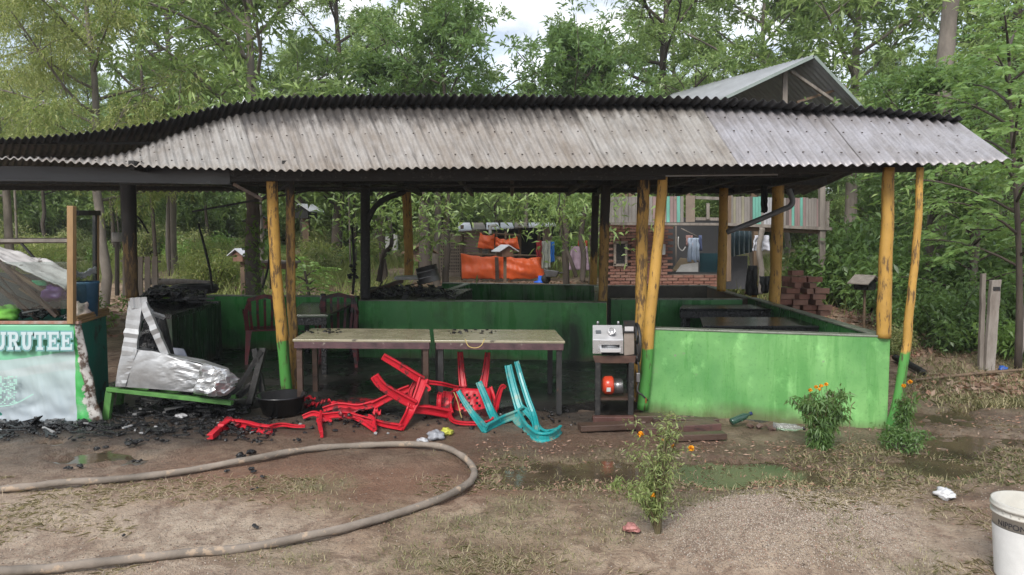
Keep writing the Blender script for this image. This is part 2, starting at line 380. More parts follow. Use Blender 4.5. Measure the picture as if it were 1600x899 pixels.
# ================================================================== SHARED MATERIALS
green_wall = None
def wallmat(name, base, dark, soot=0.0, wetlo=.6):
    m = NT(name); v = m.coord('Object'); vs = m.coord('Object', (5, 5, .55))
    a = m.noise(v, 1.7, 5, .55); st = m.noise(vs, 1.6, 5, .6); fine = m.noise(v, 40, 4, .7)
    col = m.mix(m.ramp(a, [(.35, 0.), (.65, 1.)]), dark, base)
    col = m.mix(m.ramp(st, [(.5, 0.), (.62, .6)]), col, dark)
    col = m.mix(m.ramp(fine, [(.56, 0.), (.66, .35)]), col, tuple(x*.55 for x in dark))
    pale = m.noise(m.coord('Object', (1.2, 1.2, .9)), 3.2, 6, .7)
    col = m.mix(m.ramp(pale, [(.54, 0.), (.70, .42)]), col, tuple(min(1, c*1.9+.04) for c in base))
    zz = m.sepz(m.coord('Object')); col = m.mix(m.ramp(m.math('ADD', zz, m.math('MULTIPLY', m.math('SUBTRACT', a, .5), .35)), [(.02, .75), (.13, 0.)]), col, (.11, .085, .05))
    chip = m.noise(v, 7, 6, .75); col = m.mix(m.ramp(chip, [(.655, 0.), (.67, .8)]), col, (.20, .21, .16))
    if soot:
        so = m.noise(v, 1.3, 5, .6, .6)
        col = m.mix(m.ramp(so, [(.52-soot*.25, 0.), (.72-soot*.2, .93)]), col, (.012, .013, .011))
    m.set('Base Color', col); m.set('Roughness', m.ramp(st, [(.42, .5), (.6, .16)])); m.bump(fine, .15, .004)
    return m.m
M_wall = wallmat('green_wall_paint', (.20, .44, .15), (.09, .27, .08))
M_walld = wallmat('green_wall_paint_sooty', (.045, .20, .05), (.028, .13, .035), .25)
M_wallb = wallmat('green_wall_paint_burnt', (.02, .09, .03), (.012, .05, .018), .75)
M_cap = mat('wet_mortar_cap', (.22, .24, .2), (.08, .1, .07), 8, .35, .3)
M_soot = mat('charred_wood', (.018, .017, .016), (.008, .008, .008), 16, .6, .9, spots=(.06, .055, .05), spotscale=30, bdist=.01)
M_sootw = mat('wet_charcoal', (.014, .014, .015), (.006, .006, .007), 24, .28, .9, spots=(.16, .16, .16), spotscale=40, spotlo=.62)
M_wood = mat('old_brown_wood', (.20, .135, .085), (.09, .06, .04), 9, .8, .5, stretch=(1, 1, .25))
M_woodg = mat('weathered_grey_wood', (.27, .24, .21), (.12, .10, .085), 9, .85, .6, stretch=(1, 1, .2))
M_woodp = mat('yellow_varnished_wood', (.32, .20, .09), (.17, .10, .045), 9, .5, .3, stretch=(1, 1, .2))
M_plank = mat('wet_dark_plank', (.085, .05, .036), (.035, .022, .017), 9, .4, .6, stretch=(.3, 1, 1))
M_metal = mat('black_steel', (.03, .03, .03), (.012, .012, .012), 10, .5, .2, spots=(.12, .05, .03), spotscale=18, spotlo=.62)
M_red = mat('red_plastic', (.56, .014, .03), (.40, .012, .022), 4, .46, .3, spots=(.09, .02, .02), spotscale=8, spotlo=.57, rvar=.12, spec=.35)
M_redd = mat('burnt_red_plastic', (.30, .012, .022), (.12, .01, .012), 6, .45, .6, spots=(.02, .012, .012), spotscale=9, spotlo=.5)
M_teal = mat('teal_plastic', (.012, .30, .31), (.02, .22, .22), 3, .36, .12, spots=(.14, .27, .23), spotscale=7, spotlo=.55, rvar=.08)
M_white = mat('dirty_white', (.62, .62, .60), (.42, .42, .41), 5, .5, .2)
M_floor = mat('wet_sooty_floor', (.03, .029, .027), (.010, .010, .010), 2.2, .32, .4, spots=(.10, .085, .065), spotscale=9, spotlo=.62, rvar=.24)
def postmat(name, zg=None, zc=None, worn=.5, yel=(.47, .27, .055)):
    """painted post: yellow flaking to wood, green below zg, charred above zc"""
    m = NT(name); v = m.coord('Object'); s = m.coord('Object', (1, 1, .22)); z = m.sepz(v)
    n = m.noise(s, 26, 6, .7); w = m.noise(v, 5, 4, .6)
    col = m.mix(m.ramp(w, [(.35, 0.), (.65, .6)]), yel, tuple(c*.6 for c in yel))
    if zg is not None:
        col = m.mix(m.ramp(m.math('ADD', m.math('MULTIPLY', m.math('SUBTRACT', z, zg), 9.), m.math('MULTIPLY', w, 1.2)), [(.5, 1.), (.62, 0.)]), col, (.07, .26, .05))
    col = m.mix(m.ramp(n, [(.60-worn*.14, 0.), (.66-worn*.12, .85)]), col, (.06, .035, .02))
    if zc is not None:
        k = m.math('ADD', m.math('MULTIPLY', m.math('SUBTRACT', z, zc), 2.6), m.math('MULTIPLY', m.math('SUBTRACT', n, .5), 3.0))
        col = m.mix(m.ramp(k, [(.3, 0.), (.75, .97)]), col, (.014, .012, .011))
    m.set('Base Color', col); m.set('Roughness', .6); m.bump(m.math('ADD', n, w), .5, .008); return m.m
# ================================================================== PAVILION
pav = thing('open_pavilion', 'fire-damaged open food stall shelter with a long sagging corrugated roof on yellow posts', 'pavilion', (0, 7, 0))
floor = MB(); n = 40
fp = [G(150, 652), G(900, 652), G(1000, 640)]
def floor_fn(u, v):
    x = -4.3+u*7.5; front = 6.45+.18*math.sin(x*2.1)+.12*mnoise.noise(Vector((x*3, 0, 0)))-.05*x
    y = front+(10.4-front)*v; e = min(1, v*14)
    return (x, y, -.02+.055*e+.012*mnoise.noise(Vector((x*4, y*4, 1))))
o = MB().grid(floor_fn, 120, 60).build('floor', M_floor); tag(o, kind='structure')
# roof sheets ------------------------------------------------------
eave = [(-260, 242, 6.75), (-120, 244, 6.65), (0, 248, 6.6), (130, 255, 6.5), (250, 262, 6.45), (360, 265, 6.4), (500, 266, 6.32), (700, 263, 6.2), (900, 261, 6.1), (1100, 259, 5.95), (1300, 258, 5.8), (1480, 257, 5.68), (1583, 250, 5.6)]
topc = [(-260, 240, 8.1), (-120, 243, 8.05), (0, 246, 8.0), (60, 247, 7.97), (130, 248, 7.95), (200, 238, 7.92), (260, 216, 7.88), (330, 191, 7.8), (400, 176, 7.7), (500, 169, 7.6), (650, 167, 7.5), (900, 165, 7.35), (1080, 165, 7.2), (1300, 172, 7.0), (1400, 179, 6.9), (1497, 190, 6.85)]
redge = [(-260, 226, 8.0), (-120, 223, 7.95), (0, 218, 7.9), (130, 208, 7.85), (240, 192, 7.8), (330, 170, 7.7), (400, 157, 7.6), (460, 151, 7.5), (650, 149, 7.3), (850, 150, 7.15), (1080, 153, 6.95), (1200, 158, 6.85), (1300, 165, 6.75), (1400, 172, 6.7), (1505, 184, 6.65)]
rback = [(-260, 294, 12.6), (0, 297, 12.5), (300, 300, 12.4), (600, 300, 12.2), (900, 302, 12.0), (1100, 303, 11.8), (1255, 304, 11.6)]
def curve3(pl, n=400):
    pts = catmull([P(*q) for q in pl], 12); d = [0]
    for a, b in zip(pts, pts[1:]): d.append(d[-1]+(b-a).length)
    def f(s):
        t = s*d[-1]
        lo = 0; hi = len(d)-1
        while hi-lo > 1:
            m = (lo+hi)//2
            if d[m] <= t: lo = m
            else: hi = m
        k = (t-d[lo])/max(1e-6, d[lo+1]-d[lo]); return pts[lo].lerp(pts[lo+1], min(1, max(0, k)))
    return f, d[-1]
Ef, EL = curve3(eave); Tf, TL = curve3(topc); Rf, RL = curve3(redge); Bf, BL = curve3(rback)
def roofmat(name, base, warm, metal, rough, sootlo, streak):
    m = NT(name); uv = m.coord('UV'); w1 = m.n('ShaderNodeMapping'); w1.inputs['Scale'].default_value = (260, 2.2, 1)
    c = m.n('ShaderNodeTexCoord'); m.l(c.outputs['UV'], w1.inputs[0])
    w2 = m.n('ShaderNodeMapping'); w2.inputs['Scale'].default_value = (40, 2.5, 1); m.l(c.outputs['UV'], w2.inputs[0])
    s1 = m.noise(w1.outputs[0], 1, 5, .7); s2 = m.noise(w2.outputs[0], 1, 6, .7); fine = m.noise(m.coord('Object'), 30, 5, .75)
    col = m.mix(m.ramp(s2, [(.35, 0.), (.65, 1.)]), base, warm)
    col = m.mix(m.ramp(s1, [(.5, 0.), (.72, streak)]), col, tuple(x*.35 for x in warm))
    col = m.mix(m.ramp(fine, [(.52, 0.), (.68, .45)]), col, tuple(x*.45 for x in base))
    vv = m.sepz(c.outputs['UV'], 1)
    k = m.math('ADD', vv, m.math('MULTIPLY', m.math('SUBTRACT', s1, .5), .5)); k = m.math('ADD', k, m.math('MULTIPLY', m.math('SUBTRACT', s2, .5), .5))
    col = m.mix(m.ramp(k, [(sootlo, 0.), (sootlo+.28, .92)]), col, (.03, .026, .024))
    m.set('Base Color', col); m.set('Metallic', metal); m.set('Roughness', m.ramp(fine, [(.3, rough-.1), (.7, rough+.15)])); m.bump(m.math('ADD', fine, s1), .12, .004); return m.m
M_roof = [roofmat('old_grey_roofing', (.30, .285, .265), (.19, .165, .14), 0, .6, .72, .75), roofmat('tan_stained_roofing', (.29, .27, .25), (.18, .15, .122), 0, .62, .58, .85),
          roofmat('galvanised_roofing', (.345, .335, .355), (.235, .215, .21), .25, .45, .85, .7)]
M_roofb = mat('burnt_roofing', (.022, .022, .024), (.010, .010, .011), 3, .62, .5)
M_patch = mat('rust_patch', (.20, .10, .07), (.1, .05, .04), 20, .8)
def sheet(name, fa, fb, s0, s1, Ltot, m, parent, amp=.012, per=.079, nv=10, off=0.0, t0=0, t1=1, sag=0, jag=0, seed=0, th=.003):
    me = bpy.data.meshes.new(name); n = max(4, int((s1-s0)*Ltot/per*8)); vs = []; uv = []
    rr = random.Random(seed); tilt = rr.uniform(-.004, .004)
    js = [rr.uniform(-jag, jag) for _ in range(4)]
    for j in range(nv+1):
        for i in range(n+1):
            s = s0+(s1-s0)*i/n; t = t0+(t1-t0)*j/nv
            t2 = t + (js[0]*(i/n)+js[1]*math.sin(i/n*7+seed))*(1 if j == nv else 0)
            a = fa(s); b = fb(s); p = a.lerp(b, t2)
            tg = (fa(min(1, s+.004))-fa(max(0, s-.004))).normalized(); nr = tg.cross((b-a).normalized()).normalized()
            if nr.z < 0: nr = -nr
            dmp = mnoise.noise(Vector((s*18, t*3, seed)))*.006
            p = p + nr*(amp*math.sin(2*math.pi*s*Ltot/per)+off+tilt*(i/n)+dmp) - Vector((0, 0, sag*math.sin(math.pi*t)))
            vs.append(p); uv.append((s, t))
    w = n+1; fs = [(j*w+i, j*w+i+1, (j+1)*w+i+1, (j+1)*w+i) for j in range(nv) for i in range(n)]
    o_ = origin[parent.name]
    me.from_pydata([v-o_ for v in vs], [], fs); me.materials.append(m)
    ul = me.uv_layers.new(name='UVMap')
    li = np.zeros(len(me.loops), np.int32); me.loops.foreach_get('vertex_index', li)
    ul.data.foreach_set('uv', np.array(uv, np.float32)[li].ravel())
    me.polygons.foreach_set('use_smooth', [True]*len(fs)); me.update()
    o = place(name, me, parent)
    sol = o.modifiers.new('thickness', 'SOLIDIFY'); sol.thickness = th; sol.offset = 0
    return o
ns = 10
for k in range(ns):
    s0 = k/ns-(.006 if k else 0); s1 = (k+1)/ns
    mi = 0 if k in (0, 1, 3, 7) else 1 if k < 8 else 2
    sheet('roof_sheet', Ef, Tf, s0, s1, EL, M_roof[mi], pav, off=.005*(k % 2), t1=1.0, seed=k)
for k in range(9):
    s0 = k/9-(.006 if k else 0); s1 = (k+1)/9
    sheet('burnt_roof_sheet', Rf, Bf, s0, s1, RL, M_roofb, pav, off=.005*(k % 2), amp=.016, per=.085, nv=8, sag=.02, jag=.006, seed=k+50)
nl_ = MB()
for t_ in (.16, .50, .74):
    for q in range(64):
        s_ = .10+.895*q/64; p = Ef(s_).lerp(Tf(s_), t_+.006*math.sin(q*2.1)); nl_.rock(p+Vector((0, -.006, .017)), .011, q, .6)
o = nl_.build('roof_nails', mat('rusty_nail', (.07, .05, .04), (.03, .025, .02), 20, .7), pav); tag(o, kind='stuff')
pb = MB()
for (a, b, c_, d) in (((1362, 224), (1381, 224), (1383, 233), (1364, 233)), ((1384, 226), (1392, 226), (1395, 234), (1386, 233))):
    pass
# beams, fascia and battens under the roof
def mbbeam(name, a, b, w, h, m=None, lab=None, par=None): return MB().beam(a, b, w, h).build(name, m or M_soot, par or pav, bevel=.004, label=lab)
M_fas = mat('burnt_fascia_board', (.035, .036, .045), (.012, .012, .014), 2.5, .42, .4, stretch=(.4, 1, 1))
fz = [(-150, 271, 6.9), (75, 272, 6.85), (360, 277, 6.75)]
for a, b in zip(fz, fz[1:]): MB().beam(P(*a), P(*b), .03, .135).build('fascia_board', M_fas, pav)
MB().beam(P(360, 275, 6.7), P(1040, 272, 6.42), .03, .10).build('fascia_board', M_soot, pav)
MB().beam(P(1040, 272, 6.40), P(1215, 270, 6.32), .03, .045).build('fascia_board', mat('pale_trim_board', (.36, .36, .37), (.2, .2, .2), 4, .6), pav, label='pale grey fascia board')
MB().beam(P(1215, 272, 6.32), P(1345, 264, 6.25), .03, .05).build('fascia_board', M_soot, pav)
for (a, b, w) in (((425, 276, 6.95), (1440, 262, 6.05), .07), ((-200, 283, 9.3), (1290, 284, 9.3), .09), ((-200, 293, 11.9), (1240, 299, 11.2), .07), ((190, 285, 8.2), (1300, 272, 7.7), .06)):
    mbbeam('beam', P(*a), P(*b), w, w)
for px_ in (205, 445, 570, 700, 800, 940, 1010, 1130, 1215, 1340):
    mbbeam('rafter', PZ(px_, 6.5, 2.22), PZ(800+(px_-800)*.62, 11.9, 2.28), .05, .08)
for k in range(5):
    mbbeam('batten', PZ(-150, 8.2+k*.8, 2.62-k*.075), PZ(1330-k*22, 8.2+k*.8, 2.62-k*.075), .04, .03)
mbbeam('brace', P(365, 288, 6.7), P(410, 312, 6.75), .05, .03, mat('half_burnt_board', (.16, .11, .08), (.02, .02, .02), 5, .7), 'half burnt diagonal board')
mbbeam('brace', P(408, 312, 6.78), P(452, 288, 6.85), .04, .03)
mbbeam('rod', P(300, 331, 7.6), P(500, 295, 7.6), .02, .02)
mbbeam('rod', P(500, 295, 7.6), P(930, 288, 7.6), .02, .02)
MB().tube(catmull([P(572, 355, 9.35), P(582, 330, 9.3), P(600, 312, 9.3), P(634, 300, 9.3)], 5), [.035]*15+[.02], 7, rough=.3).build('brace', M_soot, pav, label='charred crooked branch brace')
# posts: (top px,py,Y) (mid...) (foot), radius, material, label
def post(pts, r0, r1, m, lab, n=12, rough=.10):
    c = catmull([P(*q) if len(q) == 3 else Vector(q[0]) for q in pts], 10); k = len(c)
    rr = [r0+(r1-r0)*i/(k-1) for i in range(k)]
    rr = [x*(1+.07*mnoise.noise(Vector((i*.35, r0*77, c[0].x)))) for i, x in enumerate(rr)]
    c = [p+Vector((.008*mnoise.noise(Vector((i*.22, 3, c[0].x))), 0, 0)) for i, p in enumerate(c)]
    return MB().tube(c, rr, n, rough=rough, seed=len(lab)).build('post', m, pav, label=lab)
PM = {k: postmat('post_paint_'+k, *a) for k, a in dict(full=(None, 2.25, .4), peel=(None, 1.80, .9), greenfoot=(.62, 1.93, .55), lean=(.60, 2.0, .3), dark=(.25, 1.25, 1.2, (.22, .13, .04)), half=(None, 1.5, .7, (.36, .21, .05)), rear=(.35, 2.6, .3), old=(None, 1.75, .95, (.34, .2, .05))).items()}
post([(424, 270, 6.75), (430, 400, 6.85), (440, 520, 6.95), (450, 628, 7.05)], .05, .055, PM['greenfoot'], 'leaning yellow post with a green foot')
post([(453, 272, 7.0), (455, 450, 7.1), (458, 520, 7.15), (462, 640, 7.2)], .042, .046, PM['old'], 'thin scorched post behind the green-footed one')
post([(200, 280, 8.9), (203, 380, 8.9), (207, 465, 8.9)], .085, .075, PM['dark'], 'charred post by the stall cart', rough=.5)
post([(570, 280, 9.35), (571, 380, 9.35), (571, 468, 9.35)], .06, .065, M_soot, 'fully charred post on the middle wall')
post([(634, 292, 11.9), (638, 370, 11.9), (639, 432, 11.9)], .072, .075, PM['full'], 'yellow post behind the burnt stove counter')
post([(947, 285, 9.4), (944, 380, 9.4), (942, 474, 9.4)], .06, .062, PM['half'], 'brown half-charred post on the middle wall')
post([(931, 292, 11.8), (929, 370, 11.8), (927, 445, 11.8)], .058, .06, postmat('post_paint_blackhalf', None, 1.05, .3), 'yellow post charred in its upper half')
post([(1006, 278, 6.9), (1003, 400, 6.9), (1001, 520, 6.9), (1000, 640, 6.9)], .055, .058, PM['peel'], 'flaking yellow post beside the pressing machine')
post([(1036, 276, 6.5), (1030, 360, 6.5), (1018, 480, 6.5), (1004, 640, 6.5)], .044, .052, PM['lean'], 'smooth yellow post leaning at the wall end')
post([(1014, 280, 7.3), (1010, 340, 7.3), (1006, 520, 7.3)], .02, .02, PM['peel'], 'thin stick behind the flaking post')
post([(1131, 294, 11.0), (1129, 380, 11.0), (1127, 455, 11.0)], .065, .07, PM['rear'], 'yellow post in front of the brick room')
post([(1216, 285, 9.5), (1213, 400, 9.5), (1208, 510, 9.5)], .075, .07, PM['full'], 'yellow post behind the black tables')
post([(1389, 262, 6.05), (1384, 400, 6.05), (1381, 528, 6.05)], .047, .058, PM['full'], 'thick yellow corner post on the wall')
post([(1438, 262, 5.85), (1432, 380, 5.85), (1422, 480, 5.85), (1412, 570, 5.85), (1392, 672, 5.85)], .027, .037, postmat('post_paint_outer', .66, 2.4, .5), 'slim crooked outer post leaning out past the corner')
# ================================================================== LOW WALLS
def wall(a, b, z1, th, m, lab, z0=-.05, name='low_wall', cap=True, grp=None):
    a = Vector((a[0], a[1], 0)); b = Vector((b[0], b[1], 0)); t = (b-a).normalized(); nn = Vector((-t.y, t.x, 0))*th
    root = thing(name, lab, 'low wall', ((a+b)/2+Vector((0, 0, 0))), grp)
    N = max(2, int((b-a).length/.25))
    def top(i): return z1+.006*mnoise.noise(Vector((i*.7, a.x, b.y)))
    mb = MB()
    for i in range(N):
        p, q = a.lerp(b, i/N), a.lerp(b, (i+1)/N)
        mb.hexa([Vector((p.x, p.y, z0)), Vector((q.x, q.y, z0)), Vector((q.x+nn.x, q.y+nn.y, z0)), Vector((p.x+nn.x, p.y+nn.y, z0)),
                 Vector((p.x, p.y, top(i))), Vector((q.x, q.y, top(i+1))), Vector((q.x+nn.x, q.y+nn.y, top(i+1))), Vector((p.x+nn.x, p.y+nn.y, top(i)))])
    # drop the inner end faces
    keep = [k for k in range(len(mb.f)) if not ((k % 6 == 3 and k//6 < N-1) or (k % 6 == 5 and k//6 > 0))]
    mb.f = [mb.f[k] for k in keep]; mb.sm = [mb.sm[k] for k in keep]; mb.mi = [0]*len(keep)
    mb.build('wall_body', m, root)
    if cap:
        c = MB(); o_ = nn*.5
        c.beam(a+o_+Vector((0, 0, z1+.008)), b+o_+Vector((0, 0, z1+.008)), th+.012, .016); c.build('wall_cap', M_cap, root, bevel=.004)
    return root
zt = .765
a = PZ(1006, 6.55, zt); b = PZ(1391, 6.02, zt)
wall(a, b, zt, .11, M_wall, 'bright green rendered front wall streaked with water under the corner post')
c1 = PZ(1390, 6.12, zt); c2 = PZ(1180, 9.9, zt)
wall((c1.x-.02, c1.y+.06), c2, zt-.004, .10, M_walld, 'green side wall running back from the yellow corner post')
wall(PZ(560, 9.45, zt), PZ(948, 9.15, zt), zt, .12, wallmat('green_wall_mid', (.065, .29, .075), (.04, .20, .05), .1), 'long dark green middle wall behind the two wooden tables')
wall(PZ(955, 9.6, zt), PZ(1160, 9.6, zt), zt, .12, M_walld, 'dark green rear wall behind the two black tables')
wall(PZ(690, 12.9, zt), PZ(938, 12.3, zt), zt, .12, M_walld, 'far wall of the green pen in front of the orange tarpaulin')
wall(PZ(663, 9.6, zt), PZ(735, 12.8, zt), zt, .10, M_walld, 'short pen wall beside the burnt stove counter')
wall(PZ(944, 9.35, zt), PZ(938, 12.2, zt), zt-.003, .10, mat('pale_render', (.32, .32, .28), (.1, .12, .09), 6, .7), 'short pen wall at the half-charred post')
M_grey = mat('bare_grey_render', (.13, .12, .10), (.05, .05, .045), 4, .7)
wall(PZ(950, 12.2, zt), PZ(1110, 12.2, zt), zt, .12, M_grey, 'bare grey render wall below the brick room')
wall(PZ(1105, 12.1, zt), PZ(1160, 9.9, zt), zt-.003, .10, mat('brown_render', (.17, .12, .08), (.06, .05, .04), 4, .7), 'brown wall slanting in from the grey one')
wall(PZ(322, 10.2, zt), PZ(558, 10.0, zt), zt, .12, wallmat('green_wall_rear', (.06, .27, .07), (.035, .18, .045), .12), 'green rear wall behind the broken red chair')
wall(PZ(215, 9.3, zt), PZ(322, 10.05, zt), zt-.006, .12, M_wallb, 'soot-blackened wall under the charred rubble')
# ================================================================== TABLES
def rod_leg(root, p, z1, w, m, label=None, z0=0.0): 
    return MB().beam((p.x, p.y, z0), (p.x, p.y, z1), w, w).build('leg', m, root, bevel=.002, label=label)
M_top = mat('pale_wet_table_top', (.33, .30, .21), (.22, .20, .13), 3, .25, .25, stretch=(1, 1, 1), spots=(.05, .04, .03), spotscale=6, spotlo=.63, bdist=.003)
M_apron = mat('purple_brown_table_edge', (.11, .055, .06), (.04, .025, .03), 9, .5, .4, spots=(.30, .27, .22), spotscale=12, spotlo=.62)
def front_table(fl, fr, bl, br, z, lab, legs):
    a, b, c, d = PZ(*fl, z), PZ(*fr, z), PZ(*br, z), PZ(*bl, z)
    root = thing('wooden_table', lab, 'table', ((a.x+b.x)/2, (a.y+d.y)/2, 0))
    lo = [Vector((p.x, p.y, z-.022)) for p in (a, b, c, d)]
    MB().hexa(lo+[a, b, c, d]).build('table_top', M_top, root, bevel=.004)
    ins = .012
    MB().beam((a.x+ins, a.y+ins, z-.053), (b.x-ins, b.y+ins, z-.053), .02, .06).build('apron', M_apron, root, bevel=.002)
    MB().beam((d.x+ins, d.y-ins, z-.053), (c.x-ins, c.y-ins, z-.053), .02, .06).build('apron', M_apron, root, bevel=.002)
    MB().beam((a.x+.02, a.y+.03, z-.053), (d.x+.02, d.y-.03, z-.053), .02, .06).build('apron', M_apron, root, bevel=.002)
    MB().beam((b.x-.02, b.y+.03, z-.053), (c.x-.02, c.y-.03, z-.053), .02, .06).build('apron', M_apron, root, bevel=.002)
    for p, dx, dy in ((a, .05, .05), (b, -.05, .05), (c, -.05, -.05), (d, .05, -.05)):
        rod_leg(root, Vector((p.x+dx, p.y+dy, 0)), z-.083, .05, M_plank if legs else M_metal)
    return root
ta = front_table((457, 6.62), (673, 6.56), (486, 7.42), (671, 7.36), .667, 'pale wooden table with purplish edge beside the green-footed post', 1)
tb = front_table((679, 6.56), (883, 6.5), (677, 7.36), (867, 7.3), .667, 'pale wooden table with a scrap of yellow string on its front edge', 0)
M_str = mat('yellow_string', (.55, .42, .14), (.35, .27, .1), 9, .8); M_ch = mat('red_drip', (.4, .03, .06), (.2, .02, .03), 9, .6)
o = MB().tube(catmull([P(727, 530, 6.5), P(732, 541, 6.48), P(743, 544, 6.48), P(752, 540, 6.48), P(757, 530, 6.5)], 6), .004, 5).build('string_loop', M_str, org=P(740, 535, 6.5)); tag(o, 'yellow string loop hanging on the front edge of the right wooden table', 'string')
for q, (x0, sc_) in enumerate(((463, 1), (700, 1.2))):
    mb = MB()
    for k in range(26):
        p = PZ(x0+random.uniform(0, 78), random.uniform(7.0, 7.3), .672)
        mb.rock(p, random.uniform(.008, .026), k+q*40, .5)
    o = mb.build('charred_crumbs', M_sootw, org=(p.x, p.y, .66)); tag(o, 'charred crumbs on the '+('left' if q == 0 else 'right')+' pale wooden table top', 'debris', kind='stuff')
def dark_table(px0, px1, y0, y1, px2, px3, z, lab, m, legm):
    a, b, c, d = PZ(px0, y0, z), PZ(px1, y0, z), PZ(px3, y1, z), PZ(px2, y1, z)
    root = thing('dark_table', lab, 'table', ((a.x+b.x)/2, (a.y+d.y)/2, 0))
    MB().hexa([Vector((p.x, p.y, z-.03)) for p in (a, b, c, d)]+[a, b, c, d]).build('table_top', m, root, bevel=.004)
    MB().beam((a.x+.02, a.y+.025, z-.075), (b.x-.02, b.y+.025, z-.075), .02, .085).build('apron', legm, root)
    MB().beam((a.x+.02, a.y+.04, z-.075), (d.x+.02, d.y-.03, z-.075), .02, .085).build('apron', legm, root)
    for p, dx, dy in ((a, .06, .06), (b, -.06, .06), (c, -.06, -.06), (d, .06, -.06)): rod_leg(root, Vector((p.x+dx, p.y+dy, 0)), z-.03, .055, legm)
    return root
M_blk = mat('wet_black_table', (.022, .022, .024), (.010, .010, .011), 4, .22, .2, spots=(.14, .13, .12), spotscale=12, spotlo=.68, rvar=.06)
dark_table(1062, 1232, 8.9, 9.45, 1066, 1220, .72, 'low black table nearer the rear wall', M_blk, M_sootw)
dark_table(1098, 1298, 7.35, 8.15, 1094, 1262, .70, 'wet black table just behind the bright green wall', M_blk, M_sootw)
M_slab = mat('wet_green_slab', (.06, .085, .055), (.025, .035, .025), 2, .12, .25, rvar=.08)
dark_table(448, 512, 8.2, 9.85, 474, 557, .72, 'dark glossy table against the green rear wall', M_slab, M_sootw)
# jar on it
r = thing('jar', 'small glass jar standing on the dark glossy table', 'jar', PZ(505, 9.3, .72))
MB().lathe(PZ(505, 9.3, .72), [(.001, 0), (.04, 0), (.042, .10), (.03, .13)], 14).build('jar_body', mat('smoky_glass', (.14, .15, .14), rough=.2), r)
MB().lathe(PZ(505, 9.3, .85), [(.034, 0), (.034, .02), (.001, .02)], 14).build('lid', M_metal, r)
# burnt stove counter on the middle wall: top slab with rubble
root = thing('stove_counter', 'burnt cooking counter heaped with charred rubble at the rear', 'counter', PZ(640, 10.5, 0))
sl = [PZ(566, 9.62, .77), PZ(700, 9.62, .77), PZ(738, 11.6, .77), PZ(590, 11.6, .77)]
MB().hexa([p-Vector((0, 0, .06)) for p in sl]+sl).build('counter_top', M_sootw, root)
MB().hexa([Vector((p.x, p.y, -.02)) for p in sl]+[p-Vector((0, 0, .06)) for p in sl]).build('counter_base', M_soot, root)
MB().beam(PZ(566, 9.7, .81), PZ(628, 12.0, .87), .05, .07).build('kerb_board', mat('purple_brown_board', (.11, .06, .05), (.05, .03, .03), 8, .6), root)
M_shard = mat('grey_ash_shards', (.15, .15, .15), (.05, .05, .05), 14, .6, .4)
def rubble(name, cx, rangex, y0, y1, z, n, lab, smax=.10, shards=.5, mats=None, hmax=.12, par=None):
    mb = MB(); rr = random.Random(len(lab)*7+n)
    for k in range(n):
        x_ = cx+rr.uniform(-1, 1)*rangex; y_ = rr.uniform(y0, y1); p = PZ(x_, y_, z)
        hgt = hmax*max(0, 1-abs((x_-cx)/rangex)**1.5)*rr.random()
        p.z = z+hgt; mb.cur = 0
        if rr.random() < shards:
            mb.cur = 1 if rr.random() < .3 else 0
            d = Vector((rr.uniform(-1, 1), rr.uniform(-1, 1), rr.uniform(-.25, .35))).normalized()*rr.uniform(.3, 1)*smax*1.6
            mb.beam(p-d/2, p+d/2, smax*rr.uniform(.1, .5), smax*rr.uniform(.04, .12))
        else: mb.rock(p, smax*rr.uniform(.15, .5), k, .7)
    o = mb.build(name, mats or [M_sootw, M_shard], par, org=PZ(cx, (y0+y1)/2, z) if par is None else None)
    if par is None: tag(o, lab, 'debris')
    tag(o, kind='stuff'); return o
rubble('charred_rubble', 640, 70, 9.7, 11.0, .79, 150, 'charred rubble heaped on the burnt stove counter', .16, .6, hmax=.10)
pot = thing('aluminium_pot', 'dented aluminium pot lying on its side on the stove counter', 'pot', P(675, 440, 10.3))
ax = Matrix.Rotation(R(-62), 3, 'Y') @ Matrix.Rotation(R(15), 3, 'X')
M_alu = mat('dull_aluminium', (.45, .45, .46), (.22, .21, .21), 4, .38, .2, .9)
M_aluc = mat('crumpled_aluminium', (.46, .475, .49), (.28, .275, .27), 3, .42, .25, .55, spots=(.25, .23, .22), spotscale=3.5, spotlo=.66)
ax = Matrix.Rotation(R(-14), 3, 'Y')
MB().lathe(P(672, 441, 10.3), [(.001, 0), (.15, 0), (.155, .01), (.15, .22), (.162, .23)], 28, ax).build('pot_body', M_alu, pot)
MB().lathe(P(672, 441, 10.3), [(.152, .07), (.160, .075), (.160, .085), (.152, .09)], 28, ax).build('rib', M_alu, pot)
MB().lathe(P(672, 441, 10.3), [(.152, .15), (.160, .155), (.160, .165), (.152, .17)], 28, ax).build('rib', M_alu, pot)
r = MB().box(P(640, 434, 11.2), (.42, .34, .05)).build('enamel_tray', M_white, org=P(640, 434, 11.2), bevel=.01); tag(r, 'flat pale enamel tray behind the aluminium pot', 'tray')
rubble('charred_rubble', 268, 50, 9.0, 9.9, .78, 130, 'black charred rubble heaped on the sooty wall at the left', .22, .7, hmax=.16)
cnt = thing('side_counter', 'burnt counter carrying black rubble beside the charred post', 'counter', PZ(265, 9, 0))
sl = [PZ(236, 8.3, .74), PZ(268, 8.0, .74), PZ(345, 9.75, .74), PZ(225, 9.6, .74)]
MB().hexa([p-Vector((0, 0, .05)) for p in sl]+sl).build('counter_top', M_sootw, cnt)
MB().hexa([Vector((p.x, p.y, 0)) for p in sl]+[p-Vector((0, 0, .052)) for p in sl]).build('counter_base', M_wallb, cnt)
tyre_c = PZ(285, 11.2, .80)
